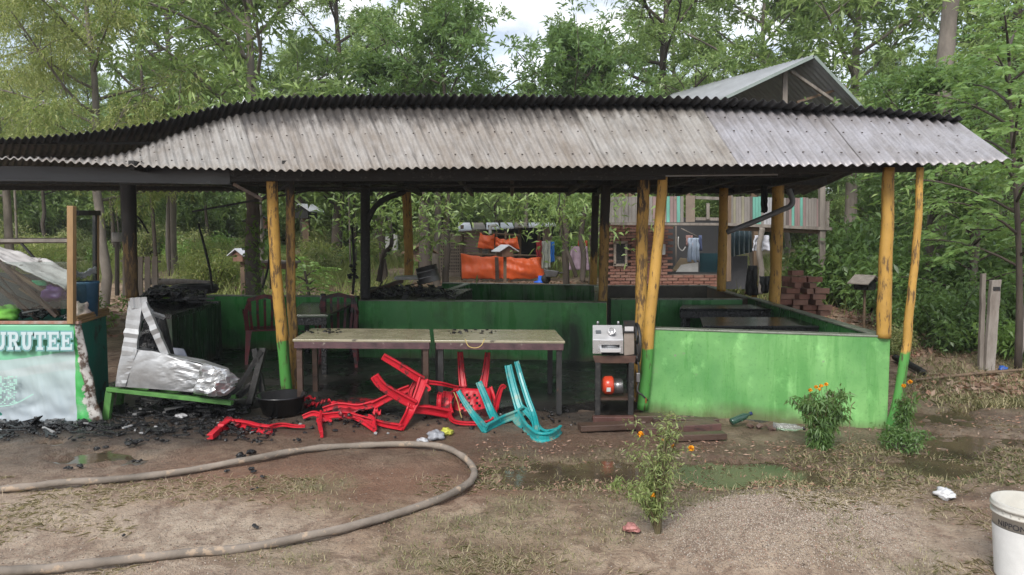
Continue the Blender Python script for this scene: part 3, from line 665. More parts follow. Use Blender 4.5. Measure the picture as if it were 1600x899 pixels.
# ================================================================== CHAIRS
def upright_chair(loc, rz, lab, m):
    root = thing('plastic_chair', lab, 'chair', (0, 0, 0)); m = bpy.data.materials.get('dim_sooty_red') or mat('dim_sooty_red', (.15, .012, .018), (.06, .01, .012), 5, .5, .4, spots=(.02, .015, .014), spotscale=6, spotlo=.52)  # base red darkened to paint in the dim rear; near-black spots for soot
    s = MB(); s.grid(lambda u, v: ((u-.5)*.42*(1-.12*v), (v-.5)*.40, .42-.02*math.sin(math.pi*u)*math.sin(math.pi*v)), 8, 8, .02); s.build('seat', m, root)
    b = MB()
    for k in range(5): b.sweep([((k-2)*.075, .19, .43), ((k-2)*.085, .25, .62), ((k-2)*.085, .28, .80)], .03, .015, (0, -1, 0))
    b.sweep([(-.21, .18, .42), (-.22, .25, .65), (-.18, .29, .80), (0, .30, .84), (.18, .29, .80), (.22, .25, .65), (.21, .18, .42)], .05, .02, (0, -1, 0)); b.build('backrest', m, root)
    for sx in (-1, 1):
        MB().sweep([(sx*.19, .19, .42), (sx*.23, .25, 0)], [.07, .035], .03, (0, -1, 0)).build('leg', m, root)
        MB().sweep([(sx*.19, -.19, .42), (sx*.23, -.23, 0)], [.07, .035], .03, (0, -1, 0)).build('leg', m, root)
        MB().sweep([(sx*.22, -.19, .40), (sx*.25, -.19, .62), (sx*.25, 0, .64), (sx*.23, .24, .62)], .04, .02, (sx, 0, 0)).build('armrest', m, root)
    root.location = loc; root.rotation_euler = (0, 0, rz); return root
upright_chair((PZ(415, 9.2, 0).x, 9.2, .03), R(200), 'dim red plastic chair by the rear green wall, sooty', M_redd)
upright_chair((PZ(528, 8.9, 0).x, 8.9, .03), R(10), 'dim red plastic chair behind the left wooden table', M_redd)
def sw(ps, w, th=.03, nrm=(0, -1, 0), n=4): 
    def L_(q):
        p = P(*q); return p if p.z > .035 else G(q[0], q[1], .035)
    c = catmull([L_(q) for q in ps], n); k = len(c)
    ww = [w[0]+(w[1]-w[0])*i/(k-1) for i in range(k)] if isinstance(w, tuple) else w
    mb = MB(); mb.groove(c, ww, th, nrm); return mb
# red chair lying on its side
rc = thing('broken_red_chair', 'bright red plastic chair tipped on its side, back burnt away', 'chair', P(640, 668, 6.2))
def rb(name, mb, root, m=M_red, bev=.003): return mb.build(name, m, root, bevel=bev)
rb('leg', sw([(598, 557, 6.3), (625, 573, 6.32), (660, 595, 6.35)], (.055, .075), .045), rc)
rb('armrest', sw([(585, 588, 6.1), (596, 602, 6.12), (615, 615, 6.15), (648, 633, 6.2)], (.075, .085), .04), rc)
rb('side_rail', sw([(662, 592, 6.35), (655, 612, 6.28), (645, 638, 6.2)], (.09, .07), .045), rc)
rb('side_rail', sw([(652, 592, 6.45), (643, 608, 6.42), (640, 622, 6.4)], .04, .03), rc)
rb('leg', sw([(645, 632, 6.2), (639, 647, 6.15), (627, 668, 6.1)], (.095, .06), .045), rc)
rb('back_frame', sw([(629, 668, 6.1), (600, 663, 6.08), (572, 655, 6.1), (548, 648, 6.12)], (.05, .035), .035), rc)
rb('leg', sw([(583, 634, 6.45), (600, 625, 6.45), (622, 614, 6.45), (641, 606, 6.45)], (.075, .06), .04), rc)
rb('seat_rail', sw([(664, 597, 6.35), (690, 600, 6.4), (713, 605, 6.5), (728, 606, 6.5)], (.04, .018), .03), rc)
rb('leg', sw([(646, 640, 6.25), (670, 641, 6.3), (703, 647, 6.4)], (.07, .085), .045), rc)
rb('torn_strap', sw([(664, 600, 6.3), (672, 607, 6.28), (668, 611, 6.27)], .02, .01), rc, bev=0)
# red chair upside down
rd = thing('upturned_red_chair', 'red plastic chair upside down with two legs in the air and slotted back', 'chair', P(735, 655, 6.7))
A_, B_, C_, D_ = P(704, 655, 6.55), P(771, 655, 6.6), P(768, 606, 6.75), P(714, 604, 6.75)
def back_fn(u, v):
    lo = A_.lerp(B_, u); hi = D_.lerp(C_, u); p = lo.lerp(hi, v)
    p.y -= .07*math.sin(math.pi*u); w = 1-.25*max(0, .25-v)*4*abs(u-.5)*2
    return p+(Vector((0, 0, .0)))
mb = MB(); nu, nv = 14, 12; g_ = [[Vector(back_fn(i/nu, j/nv)) for i in range(nu+1)] for j in range(nv+1)]
vs = [p for row in g_ for p in row]; fs = []
for j in range(nv):
    for i in range(nu):
        if j in (2, 3, 5, 6, 8, 9) and (i+(j//3)) % 3 == 1 and 0 < i < nu-1: continue
        a0 = j*(nu+1)+i; fs.append((a0, a0+1, a0+nu+2, a0+nu+1))
mb.add(vs, fs, True); o = mb.build('slotted_back', M_red, rd); s_ = o.modifiers.new('thickness', 'SOLIDIFY'); s_.thickness = .012
rb('rim', sw([(714, 603, 6.74), (703, 630, 6.62), (706, 656, 6.5), (736, 662, 6.46), (769, 657, 6.5), (774, 630, 6.6), (767, 605, 6.74)], .03, .03), rd)
rb('leg', sw([(719, 550, 6.9), (721, 580, 6.85), (724, 606, 6.78)], (.05, .075), .05), rd)
rb('leg', sw([(762, 551, 6.9), (759, 580, 6.85), (754, 606, 6.78)], (.05, .085), .05), rd)
rb('armrest', sw([(790, 606, 6.5), (785, 604, 6.5), (780, 616, 6.5), (774, 640, 6.5)], (.03, .055), .03), rd)
rb('armrest', sw([(684, 617, 6.5), (700, 618, 6.52), (712, 612, 6.6)], (.05, .04), .035), rd)
rb('side_flap', sw([(700, 612, 6.5), (698, 632, 6.48), (702, 648, 6.48)], .09, .02), rd)
rb('leg', sw([(686, 640, 6.4), (686, 628, 6.4), (687, 617, 6.45)], (.04, .045), .03), rd)
o = MB().tube(catmull([P(709, 613, 6.4), P(715, 628, 6.38), P(719, 645, 6.36), P(724, 660, 6.34)], 5), .004, 5).build('wire', M_str, org=P(715, 640, 6.4)); tag(o, 'thin yellow wire trailing over the upturned red chair', 'wire')
# teal chair
tl = thing('toppled_teal_chair', 'teal plastic chair lying on its back with four legs up', 'chair', P(800, 680, 6.0))
rb('leg', sw([(716, 611, 6.25), (727, 630, 6.2), (743, 652, 6.12), (758, 671, 6.0)], (.035, .065), .04, n=6), tl, M_teal)
rb('leg', sw([(748, 597, 6.4), (757, 618, 6.36), (767, 642, 6.3), (776, 660, 6.25)], (.055, .075), .045), tl, M_teal)
rb('leg', sw([(794, 571, 6.45), (800, 598, 6.4), (809, 630, 6.32), (816, 650, 6.25)], (.065, .085), .05), tl, M_teal)
rb('leg', sw([(807, 565, 6.3), (814, 590, 6.25), (824, 622, 6.15), (834, 650, 6.05), (839, 676, 5.98)], (.045, .06), .045), tl, M_teal)
rb('seat_frame', sw([(757, 671, 6.0), (772, 663, 6.1), (790, 654, 6.2), (812, 646, 6.25), (822, 640, 6.2)], (.06, .085), .03), tl, M_teal)
rb('back_frame', sw([(806, 649, 6.25), (815, 662, 6.1), (828, 676, 6.0), (843, 684, 5.93), (862, 682, 5.92), (876, 671, 5.98)], (.11, .07), .025), tl, M_teal)
rb('back_frame', sw([(820, 640, 6.15), (833, 655, 6.05), (842, 672, 5.98), (856, 680, 5.96)], (.05, .07), .025), tl, M_teal)
rb('back_panel', sw([(842, 674, 6.0), (856, 676, 5.98), (873, 671, 5.98)], (.06, .035), .02), tl, M_teal)
# melted remains
rm = thing('melted_red_chair', 'melted red plastic chair collapsed flat on the mud', 'chair', G(530, 665))
rb('frame_strip', sw([(473, 652, 6.3), (490, 646, 6.3), (505, 650, 6.25), (530, 648, 6.2), (555, 650, 6.15)], (.04, .06), .02), rm, M_red)
rb('frame_strip', sw([(500, 646, 6.3), (499, 662, 6.15), (503, 679, 6.0)], (.06, .055), .025), rm, M_red)
rb('frame_strip', sw([(505, 640, 6.5), (530, 634, 6.5), (560, 637, 6.5), (590, 630, 6.5)], (.05, .07), .03), rm, M_red)
rb('frame_strip', sw([(545, 648, 6.2), (560, 655, 6.1), (575, 664, 6.0), (586, 672, 5.95)], (.035, .05), .02), rm, M_red)
rb('frame_strip', sw([(586, 672, 5.95), (583, 655, 6.05), (575, 650, 6.1)], .03, .02), rm, M_red)
mb = MB(); q0, q1, q2, q3 = G(508, 655), G(568, 652), G(588, 630), G(516, 633)
mb.grid(lambda u, v: q0.lerp(q1, u).lerp(q3.lerp(q2, u), v)+Vector((0, 0, .05+.05*mnoise.noise(Vector((u*4, v*4, 2)))+.02*mnoise.noise(Vector((u*12, v*12, 2))))), 16, 12, .01)
mb.build('crumpled_panel', M_redd, rm)
rr = random.Random(31)
for k in range(16):
    x_ = rr.uniform(478, 600); y_ = rr.uniform(634, 672); c0 = G(x_, y_); a_ = rr.uniform(0, 3.1); ll = rr.uniform(.05, .15); ww = rr.uniform(.02, .05); zz_ = rr.uniform(.02, .10)
    m1_ = MB(); m1_.grid(lambda u, v: c0+Matrix.Rotation(a_, 3, 'Z') @ Vector(((u-.5)*ll, (v-.5)*ww*(1+.6*math.sin(u*7+k)), zz_+.05*mnoise.noise(Vector((u*3, v*2, k)))+.015*mnoise.noise(Vector((u*11, v*5, k))))), 10, 5, .004)
    m1_.build('torn_shard', M_red if k % 2 else M_redd, rm)
pr = thing('red_chair_pieces', 'broken red plastic chair leg pieces on the mud left of the melted chair', 'debris', G(390, 675))
rb('chair_leg', sw([(328, 683, 6.0), (342, 672, 6.05), (358, 662, 6.1)], (.04, .075), .05), pr)
rb('chair_leg', sw([(362, 661, 6.12), (385, 664, 6.1), (402, 669, 6.05), (424, 672, 6.02)], (.06, .075), .045), pr)
rb('thin_strip', sw([(420, 668, 6.1), (440, 664, 6.1), (460, 666, 6.1), (477, 666, 6.1)], (.04, .02), .02), pr)
mb = MB(); c0 = G(362, 668)
mb.grid(lambda u, v: c0+Vector(((u-.5)*.16, (v-.5)*.14, .05+.05*mnoise.noise(Vector((u*5, v*5, 9))))), 8, 8, .01); mb.build('crumpled_scrap', M_redd, pr)
# ================================================================== STALL CART WITH BANNER
cart = thing('stall_cart', 'glass-topped food cart with a torn green and white banner at the left edge', 'food cart', G(40, 665))
yf = 6.2; M_cart = mat('dark_teal_paint', (.015, .20, .14), (.008, .08, .06), 3, .45, .3, spots=(.02, .02, .018), spotscale=4, spotlo=.56)
zt_ = P(120, 507, yf).z; zb = .06
x0 = P(-210, 500, yf).x; x1 = P(120, 500, yf).x
br_ = PZ(171, 7.0, 0)      # rear right corner
body = MB().hexa([Vector((x0, yf+.03, zb)), Vector((x1, yf+.03, zb)), Vector((br_.x, 7.0, zb)), Vector((x0, 7.0, zb)), Vector((x0, yf+.03, zt_)), Vector((x1, yf+.03, zt_)), Vector((br_.x, 7.0, zt_)), Vector((x0, 7.0, zt_))])
body.build('cart_body', M_cart, cart, bevel=.004)
for k in range(3):
    z_ = zt_+.006+k*.024
    MB().beam(P(118, 500, yf+.02).xy.to_3d()+Vector((0, 0, z_)), Vector((br_.x+.01, 7.0, z_)), .05-.01*k, .021).build('ledge', M_woodp, cart, bevel=.003)
MB().beam(Vector((x0, yf+.03, zt_+.012)), Vector((x1+.01, yf+.03, zt_+.012)), .05, .024).build('ledge', mat('scorched_red_edge', (.30, .10, .05), (.35, .33, .3), 8, .6), cart, bevel=.003)
def cpost(px_, py0, py1, Y_, w, m, nm='frame_post'): return MB().beam(P(px_, py1, Y_), P(px_, py0, Y_), w, w, (0, 1, 0)).build(nm, m, cart, bevel=.003)
cpost(112, 322, 506, 6.2, .052, M_woodp); cpost(151, 332, 486, 6.95, .035, M_woodp)
cpost(148, 332, 440, 6.9, .03, M_metal)
MB().beam(P(118, 333, 6.25), P(153, 333, 6.9), .05, .045).build('frame_rail', M_metal, cart, bevel=.003)
MB().beam(P(-160, 376, 6.9), P(110, 376, 6.9), .03, .03).build('frame_rail', M_woodg, cart)
# glass
gm_ = NT('dirty_glass'); gn = gm_.noise(gm_.coord('Object'), 4, 5, .7)
tr = gm_.n('ShaderNodeBsdfTransparent'); tr.inputs[0].default_value = (.82, .86, .85, 1); gl = gm_.n('ShaderNodeBsdfGlossy'); gl.inputs['Roughness'].default_value = .05; gl.inputs[0].default_value = (.9, .9, .9, 1)
df = gm_.n('ShaderNodeBsdfDiffuse'); df.inputs[0].default_value = (.25, .26, .25, 1)
m1 = gm_.n('ShaderNodeMixShader'); m1.inputs[0].default_value = .07; gm_.l(tr.outputs[0], m1.inputs[1]); gm_.l(gl.outputs[0], m1.inputs[2])
m2 = gm_.n('ShaderNodeMixShader'); gm_.l(gm_.ramp(gn, [(.5, .02), (.8, .14)]), m2.inputs[0]); gm_.l(m1.outputs[0], m2.inputs[1]); gm_.l(df.outputs[0], m2.inputs[2]); gm_.l(m2.outputs[0], gm_.out.inputs[0])
M_glass = gm_.m
MB().hexa([Vector((p.x, p.y, z)) for z in (zt_+.075, P(0, 340, 6.3).z) for p in (P(121, 480, 6.26), P(151, 480, 6.9), P(151, 480, 6.905)+Vector((.004, 0, 0)), P(121, 480, 6.262)+Vector((.006, 0, 0)))]).build('glass_pane', M_glass, cart)
MB().beam((x0, yf+.05, .5*(zt_+.03+1.48)), (x1-.03, yf+.05, .5*(zt_+.03+1.48)), .005, .40).build('glass_pane', M_glass, cart, label='smoky front glass pane')
# banner (flat print on a wrinkled vinyl sheet)
ban = NT('banner_print'); uvn = ban.n('ShaderNodeTexCoord').outputs['UV']; U_ = ban.sepz(uvn, 0); V_ = ban.sepz(uvn, 1)
# white body with green top stripe and right flap; u 0..1 across -210..150 px, v 0..1 bottom to top
curve_ = ban.math('ADD', .62, ban.math('MULTIPLY', ban.math('POWER', U_, 3.0), .17))
top_g = ban.ramp(ban.math('ADD', ban.math('MULTIPLY', ban.math('SUBTRACT', V_, curve_), 30.), .5), [(.4, 0.), (.6, 1.)])
band = ban.ramp(ban.math('ABSOLUTE', ban.math('SUBTRACT', V_, ban.math('SUBTRACT', ban.math('MULTIPLY', U_, .32), -.32))), [(.035, 1.), (.05, 0.)])
K_ = ban.math('MULTIPLY', ban.math('SUBTRACT', U_, .93), 1/.07)
edn = ban.noise(ban.coord('Object'), 14, 5, .7)
flap = ban.math('MULTIPLY', ban.ramp(ban.math('ADD', K_, ban.math('MULTIPLY', V_, -.10)), [(.0, 0.), (.03, 1.)]), 1.0)
torn = ban.ramp(ban.math('ADD', ban.math('ADD', K_, ban.math('MULTIPLY', ban.math('SUBTRACT', edn, .5), .8)), ban.math('MULTIPLY', V_, .35)), [(.62, 0.), (.68, 1.)])
base_ = ban.mix(ban.ramp(V_, [(.1, 0.), (.75, 1.)]), (.36, .41, .45), (.35, .46, .44))
cb = ban.mix(top_g, base_, (.16, .44, .27)); cb = ban.mix(ban.math('MULTIPLY', band, .9), cb, (.40, .46, .46)); cb = ban.mix(flap, cb, (.05, .34, .08)); cb = ban.mix(ban.math('MULTIPLY', flap, torn), cb, ban.mix(ban.ramp(edn, [(.45, 0.), (.55, 1.)]), (.10, .06, .04), (.50, .47, .43)))
gr = ban.noise(ban.coord('Object'), 5, 6, .7); cb = ban.mix(ban.ramp(gr, [(.55, 0.), (.75, .6)]), cb, (.36, .40, .38))
edge = ban.noise(ban.coord('Object'), 9, 5, .7)
cb = ban.mix(ban.ramp(ban.math('ADD', V_, ban.math('MULTIPLY', ban.math('SUBTRACT', edge, .5), .16)), [(.02, .9), (.07, 0.)]), cb, (.02, .02, .02))
ban.set('Base Color', cb); ban.set('Roughness', .4)
bw = x1-x0+.12; bz0 = P(100, 668, yf).z; bz1 = P(100, 508, yf).z
me_u = []
def ban_fn(u, v):
    x = x0+u*bw; z = bz0+v*(bz1-bz0); y = yf+.01
    y -= .012*math.sin(x*22+z*3)*(1-v)**1.2+.01*mnoise.noise(Vector((x*7, z*4, 2)))+.018*(mnoise.noise(Vector((x*26+z*8, z*3, 5))))*(1-v)
    y -= .02*mnoise.noise(Vector((x*3-z*8, z*9+x*5, 7)))*(1-v)
    xl = P(113, 500, yf).x
    if u <= .93: x = x0+(u/.93)*(xl-x0)
    else:
        k = (u-.93)/.07; pr_ = 121+27*(1-v)**1.2+2.5*math.sin(v*19)*(1-v)
        x = xl+(P(pr_, 500, yf).x-xl)*k; y += .05*k*k-.03*math.sin(k*3.1)*(1-v); z += .02*k*(1-v)
    z += .02*mnoise.noise(Vector((x*9, 1, 1)))*(1-v)
    return (x, y, z)
mb = MB(); mb.grid(ban_fn, 150, 60); o = mb.build('banner', ban.m, cart)
ul = o.data.uv_layers.new(name='UVMap'); nu = 151
for lp in o.data.loops: ul.data[lp.index].uv = ((lp.vertex_index % nu)/150, (lp.vertex_index//nu)/60)
s_ = o.modifiers.new('thickness', 'SOLIDIFY'); s_.thickness = .002; s_.offset = 1
BAN = o
# lettering, slab-serif strokes laid on the banner
def letter(ch):
    s = []; R_ = lambda a, b, c, d: s.append([(a, b), (c, b), (c, d), (a, d)])
    if ch == 'U': R_(.12, .28, .36, .95); R_(.64, .28, .88, .95); R_(0, .84, .46, 1); R_(.54, .84, 1, 1)
    if ch == 'U': s += [[(.12, .30), (.22, .08), (.40, 0), (.46, .18), (.36, .30)], [(.40, 0), (.60, 0), (.54, .18), (.46, .18)], [(.60, 0), (.78, .08), (.88, .30), (.64, .30), (.54, .18)]]
    if ch == 'R': R_(.12, 0, .36, 1); R_(0, 0, .48, .15); R_(0, .85, .5, 1); s += [[(.36, .85), (.62, .85), (.62, 1), (.36, 1)], [(.62, 1), (.80, .96), (.90, .82), (.90, .68), (.66, .68), (.66, .80), (.62, .85)], [(.90, .70), (.86, .55), (.72, .46), (.60, .46), (.62, .60), (.66, .70)], [(.36, .45), (.62, .45), (.62, .60), (.36, .60)], [(.46, .46), (.70, .46), (.94, .10), (.70, .10)], [(.66, 0), (1.04, 0), (1.04, .15), (.62, .15)]]
    if ch == 'T': R_(.38, .08, .62, .95); R_(.24, 0, .76, .15); R_(0, .84, 1, 1); R_(0, .66, .14, .86); R_(.86, .66, 1, .86)
    if ch == 'E': R_(.12, 0, .36, 1); R_(0, 0, .95, .15); R_(0, .85, .95, 1); R_(.34, .43, .66, .57); R_(.58, .34, .70, .66); R_(.82, .12, .95, .34); R_(.82, .66, .95, .88)
    return s
def lettering(word, px0, wpx, pyt, pyb, gap, grow, m, dy, name):
    mb = MB(); lift = dy
    for i, ch in enumerate(word):
        xa = px0+i*(wpx+gap)
        for poly in letter(ch):
            cx = sum(p[0] for p in poly)/len(poly); cy = sum(p[1] for p in poly)/len(poly); pts = []
            for (a, b) in poly:
                a2 = a*wpx; b2 = b*(pyb-pyt)
                dx = a2-cx*wpx; dy_ = b2-cy*(pyb-pyt)
                a2 += grow*(1 if dx > 0 else -1); b2 += grow*(1 if dy_ > 0 else -1)
                pts.append(P(xa+a2, pyb-b2, yf-.034-lift-.0002*(len(mb.f) % 7)))
            mb.add(pts, [tuple(range(len(pts)))])
    return mb.build(name, m, BAN)
lettering('URUTEE', -9, 18.5, 519, 547, 2.3, 2.2, plain('letter_outline', (.16, .36, .36), .5), 0, 'letter_outline')
lettering('URUTEE', -9, 18.5, 519, 547, 2.3, .1, plain('letter_fill', (.46, .56, .58), .5), .004, 'lettering')
mb = MB(); rr = random.Random(4)       # faded printed square at the banner's left edge
for i in range(15):
    for j in range(20):
        if rr.random() < .45:
            x_ = -18+i*3; y_ = 588+j*2.2
            mb.add([P(x_, y_+1.8, yf-.036), P(x_+2.6, y_+1.8, yf-.036), P(x_+2.6, y_, yf-.036), P(x_, y_, yf-.036)], [(0, 1, 2, 3)])
mb.sweep(catmull([P(-120, 640, yf-.036), P(-20, 636, yf-.036), P(20, 632, yf-.037), P(52, 616, yf-.037)], 6), .008, .001)
mb.build('faded_print', plain('faded_print', (.36, .62, .52), .5), BAN)
# things inside the cart
def bag(name, c, r, m, lab, cat, seed, flat=.7):
    mb = MB(); nn_ = 22
    def f(u, v):
        a = u*2*math.pi; b = v*math.pi; d = Vector((math.cos(a)*math.sin(b), math.sin(a)*math.sin(b), math.cos(b)))
        k = r*(1+.5*mnoise.noise(d*1.6+Vector((seed, 0, 0)))+.3*mnoise.noise(d*4+Vector((seed, 5, 0))))
        return Vector(c)+Vector((d.x*k, d.y*k, d.z*k*flat))
    mb.grid(f, nn_, 14); o = mb.build(name, m, org=c); tag(o, lab, cat); return o
zc = zt_+.03
bag('green_cloth', P(8, 490, 6.35), .11, mat('lime_cloth', (.16, .42, .06), (.1, .3, .04), 6, .8), 'crumpled lime green cloth behind the cart glass', 'cloth', 3, .6)
bag('purple_bag', P(86, 458, 6.42), .095, mat('purple_plastic', (.10, .03, .18), (.06, .02, .1), 4, .35), 'dark purple plastic bag under the burnt sheet in the cart', 'bag', 9, .8)
bag('pink_rag', P(127, 488, 6.5), .07, mat('pale_pink_rag', (.5, .38, .33), (.3, .25, .22), 6, .8), 'pale pink rag inside the cart corner glass', 'cloth', 12, 1.2)
bk = thing('blue_bucket', 'blue plastic bucket standing in the cart behind the wooden corner frame', 'bucket', P(131, 490, 6.7))
MB().lathe(P(131, 500, 6.65), [(.001, 0), (.11, 0), (.13, .32), (.138, .33), (.138, .35), (.12, .35)], 24).build('bucket_body', mat('blue_plastic', (.035, .11, .19), (.03, .07, .11), 4, .5), bk)
sb = MB(); q0, q1, q2, q3 = P(-60, 374, 6.40), P(-60, 366, 6.75), P(118, 422, 6.62), P(103, 453, 6.36)
sb.grid(lambda u, v: q0.lerp(q3, u).lerp(q1.lerp(q2, u), v)+Vector((0, 0, .03*mnoise.noise(Vector((u*6, v*5, 1)))+.012*mnoise.noise(Vector((u*24, v*14, 1))))), 40, 20, .012)
o = sb.build('fallen_white_panel', mat('singed_white_panel', (.52, .51, .50), (.34, .32, .31), 4, .6, .5, spots=(.08, .07, .06), spotscale=7, spotlo=.6), org=P(40, 420, 6.5)); tag(o, 'singed white panel slumped across the food cart', 'panel')
for k, (a, b, w) in enumerate((((-40, 375, 6.35), (90, 495, 6.4), .05), ((-30, 395, 6.4), (96, 470, 6.5), .06), ((-50, 410, 6.45), (60, 500, 6.5), .04), ((30, 442, 6.5), (110, 446, 6.55), .05))):
    o = MB().beam(P(*a), P(*b), w, .03).build('burnt_lath', M_plank if k != 1 else M_wood, org=P(*b), bevel=.003)
    tag(o, ['charred slat leaning steepest in the food cart', 'brown slat slanting under the white panel in the cart', 'charred slat lowest behind the cart glass', 'short horizontal slat above the purple bag'][k], 'slat')
rubble('charred_rubble', 290, 95, 6.4, 6.9, .0, 170, 'black ash and charred scraps piled under the green bench', .16, .5, hmax=.12)
rubble('charred_rubble', 60, 130, 6.02, 6.16, .0, 60, 'charred strips and ash along the foot of the torn banner', .12, .7, hmax=.05)
rubble('charred_rubble', 60, 60, 6.4, 6.85, zt_+.03, 80, 'charred rubble and ash heaped inside the food cart', .10, .5, hmax=.07)
o = MB().box(P(66, 442, 6.5), (.14, .1, .05)).build('green_plate', mat('green_plastic', (.02, .3, .14), (.01, .2, .1), 5, .4), org=P(66, 442, 6.5), bevel=.01); tag(o, 'small green tray wedged above the purple bag in the cart', 'tray')
bo = thing('glass_bottle', 'small dark bottle behind the wooden frame post of the cart', 'bottle', P(101, 486, 6.5))
MB().lathe(P(101, 492, 6.5), [(.001, 0), (.03, 0), (.03, .13), (.012, .17), (.012, .20)], 12).build('bottle_body', plain('dark_green_glass', (.02, .08, .05), .15), bo)
MB().lathe(P(101, 492, 6.5)+Vector((0, 0, .2)), [(.014, 0), (.014, .02), (.001, .02)], 10).build('cap', M_white, bo)
MB().hexa([Vector((x0, 6.97, zt_)), Vector((br_.x-.35, 6.97, zt_)), Vector((br_.x-.35, 7.0, zt_)), Vector((x0, 7.0, zt_)), Vector((x0, 6.97, zt_+.44)), Vector((br_.x-.35, 6.97, zt_+.36)), Vector((br_.x-.35, 7.0, zt_+.36)), Vector((x0, 7.0, zt_+.44))]).build('back_board', mat('scorched_teal_board', (.03, .055, .058), (.010, .013, .013), 3, .7, spots=(.10, .11, .12), spotscale=4, spotlo=.6), cart)
film = MB(); film.grid(lambda u, v: P(119+u*33, 431-9*v+4*math.sin(u*5), 6.24+.65*u)+Vector((.01*mnoise.noise(Vector((u*9, v*5, 1))), -.01, .02*mnoise.noise(Vector((u*8, v*3, 4))))), 20, 6, .004); film.build('peeling_film', mat('white_film', (.5, .52, .54), (.35, .36, .38), 9, .4, .4), cart)
rr = random.Random(19)
for k in range(9):
    a = P(rr.uniform(-30, 60), rr.uniform(380, 470), 6.45+k*.03); b = a+Vector((rr.uniform(.1, .5), rr.uniform(-.02, .12), rr.uniform(-.42, -.05))); b.z = max(b.z, zt_+.06)
    o = MB().beam(a, b, rr.uniform(.012, .045), .015).build('burnt_lath', M_soot if k % 3 else M_wood, org=b); tag(o, 'thin burnt lath in the tangle behind the cart glass', 'slat', 'burnt laths tangled in the food cart')
# ================================================================== ALUMINIUM-CLAD CABINET ON A GREEN BENCH
ben = thing('green_bench', 'low green wooden bench tilting under the crumpled metal cabinet', 'bench', G(265, 650))
M_bg = mat('green_bench_paint', (.10, .27, .06), (.05, .15, .035), 8, .6, .4, spots=(.03, .025, .02), spotscale=5, spotlo=.6)
MB().beam(P(168, 608, 6.35), P(363, 630, 6.25), .05, .035).build('bench_rail', M_bg, ben, bevel=.003)
MB().beam(P(180, 602, 6.85), P(370, 620, 6.75), .05, .035).build('bench_rail', M_bg, ben, bevel=.003)
for k in range(4): MB().beam(P(185+k*52, 606+k*6, 6.37-k*.025), P(195+k*52, 600+k*5.5, 6.85-k*.025), .09, .02).build('slat', M_soot, ben, bevel=.003)
MB().beam(P(172, 612, 6.36), P(166, 658, 6.36), .06, .05).build('leg', M_bg, ben, bevel=.003)
MB().beam(P(332, 632, 6.6), P(330, 655, 6.6), .05, .05).build('leg', M_woodg, ben, bevel=.003)
MB().beam(P(190, 606, 6.8), P(186, 640, 6.8), .05, .05).build('leg', M_bg, ben, bevel=.003)
cab = thing('crumpled_cabinet', 'burnt-out display cabinet frame clad in crumpled silver sheet', 'cabinet', P(270, 610, 6.3))
def skin(poly_lo, poly_hi, m, name, nu=30, nv=14, amp0=.02, bow=0, seed=0, th=.004, grow=False):
    lo = [P(*q) for q in poly_lo]; hi = [P(*q) for q in poly_hi]
    def at(l, u):
        t = u*(len(l)-1); i = min(int(t), len(l)-2); return l[i].lerp(l[i+1], t-i)
    def f(u, v):
        p = at(lo, u).lerp(at(hi, u), v); amp = amp0*(.06+.94*max(0, u-.35)/.65) if grow else amp0
        cr = abs(mnoise.noise(Vector((u*5, v*3, seed))))*2-.5+.5*abs(mnoise.noise(Vector((u*13, v*9, seed))))
        return p+Vector((0, -amp*cr-bow*math.sin(math.pi*v), .25*amp*cr))
    mb = MB(); mb.grid(f, nu, nv, th, smooth=False); return mb.build(name, m, cab)
skin([(180, 604, 6.3), (240, 608, 6.28), (300, 613, 6.25), (345, 620, 6.22)], [(191, 546, 6.32), (240, 549, 6.3), (300, 566, 6.27), (350, 580, 6.2)], M_aluc, 'front_sheet', 60, 20, .042, .015, 3, grow=True)
skin([(300, 615, 6.2), (330, 620, 6.12), (352, 618, 6.1), (366, 606, 6.15)], [(316, 566, 6.2), (338, 574, 6.1), (356, 578, 6.1), (373, 592, 6.2)], mat('torn_shiny_sheet', (.62, .63, .64), (.42, .42, .42), 5, .3, .2, .6), 'torn_corner', 14, 12, .07, .03, 8)
skin([(208, 545, 6.32), (250, 553, 6.3), (310, 566, 6.26), (360, 582, 6.2)], [(225, 543, 6.6), (262, 552, 6.6), (318, 562, 6.6), (356, 575, 6.55)], M_aluc, 'folded_top_sheet', 36, 8, .03, 0, 5)
skin([(180, 604, 6.29), (208, 545, 6.31)], [(196, 604, 6.285), (215, 546, 6.3)], M_aluc, 'side_strip', 12, 3, .008, 0, 11)
def frame_strip(a, b, w, seed):
    a = P(*a); b = P(*b); mb = MB(); n = 12; pts = [a.lerp(b, i/n)+Vector((.008*mnoise.noise(Vector((i, seed, 0))), -.012*mnoise.noise(Vector((i*.9, seed, 4))), 0)) for i in range(n+1)]
    mb.sweep(pts, [w*(1+.18*mnoise.noise(Vector((i*1.3, seed, 2)))) for i in range(n+1)], .035); return mb.build('frame_strip', M_aluc, cab)
frame_strip((202, 556, 6.32), (213, 472, 6.36), .12, 1)
frame_strip((204, 474, 6.34), (230, 472, 6.37), .09, 2)
frame_strip((224, 474, 6.36), (260, 556, 6.34), .065, 3)
frame_strip((222, 500, 6.4), (236, 484, 6.4), .03, 4)
frame_strip((232, 488, 6.36), (256, 496, 6.5), .03, 5)
MB().beam(P(252, 488, 6.75), P(268, 556, 6.75), .04, .04, (0, 1, 0)).build('rear_post', M_soot, cab)
MB().beam(P(215, 476, 6.4), P(252, 488, 6.75), .04, .03).build('rear_rail', M_soot, cab)
skin([(210, 548, 6.6), (262, 556, 6.6)], [(228, 492, 6.6), (248, 495, 6.6)], M_sootw, 'burnt_inner_panel', 10, 8, .03, 0, 21)
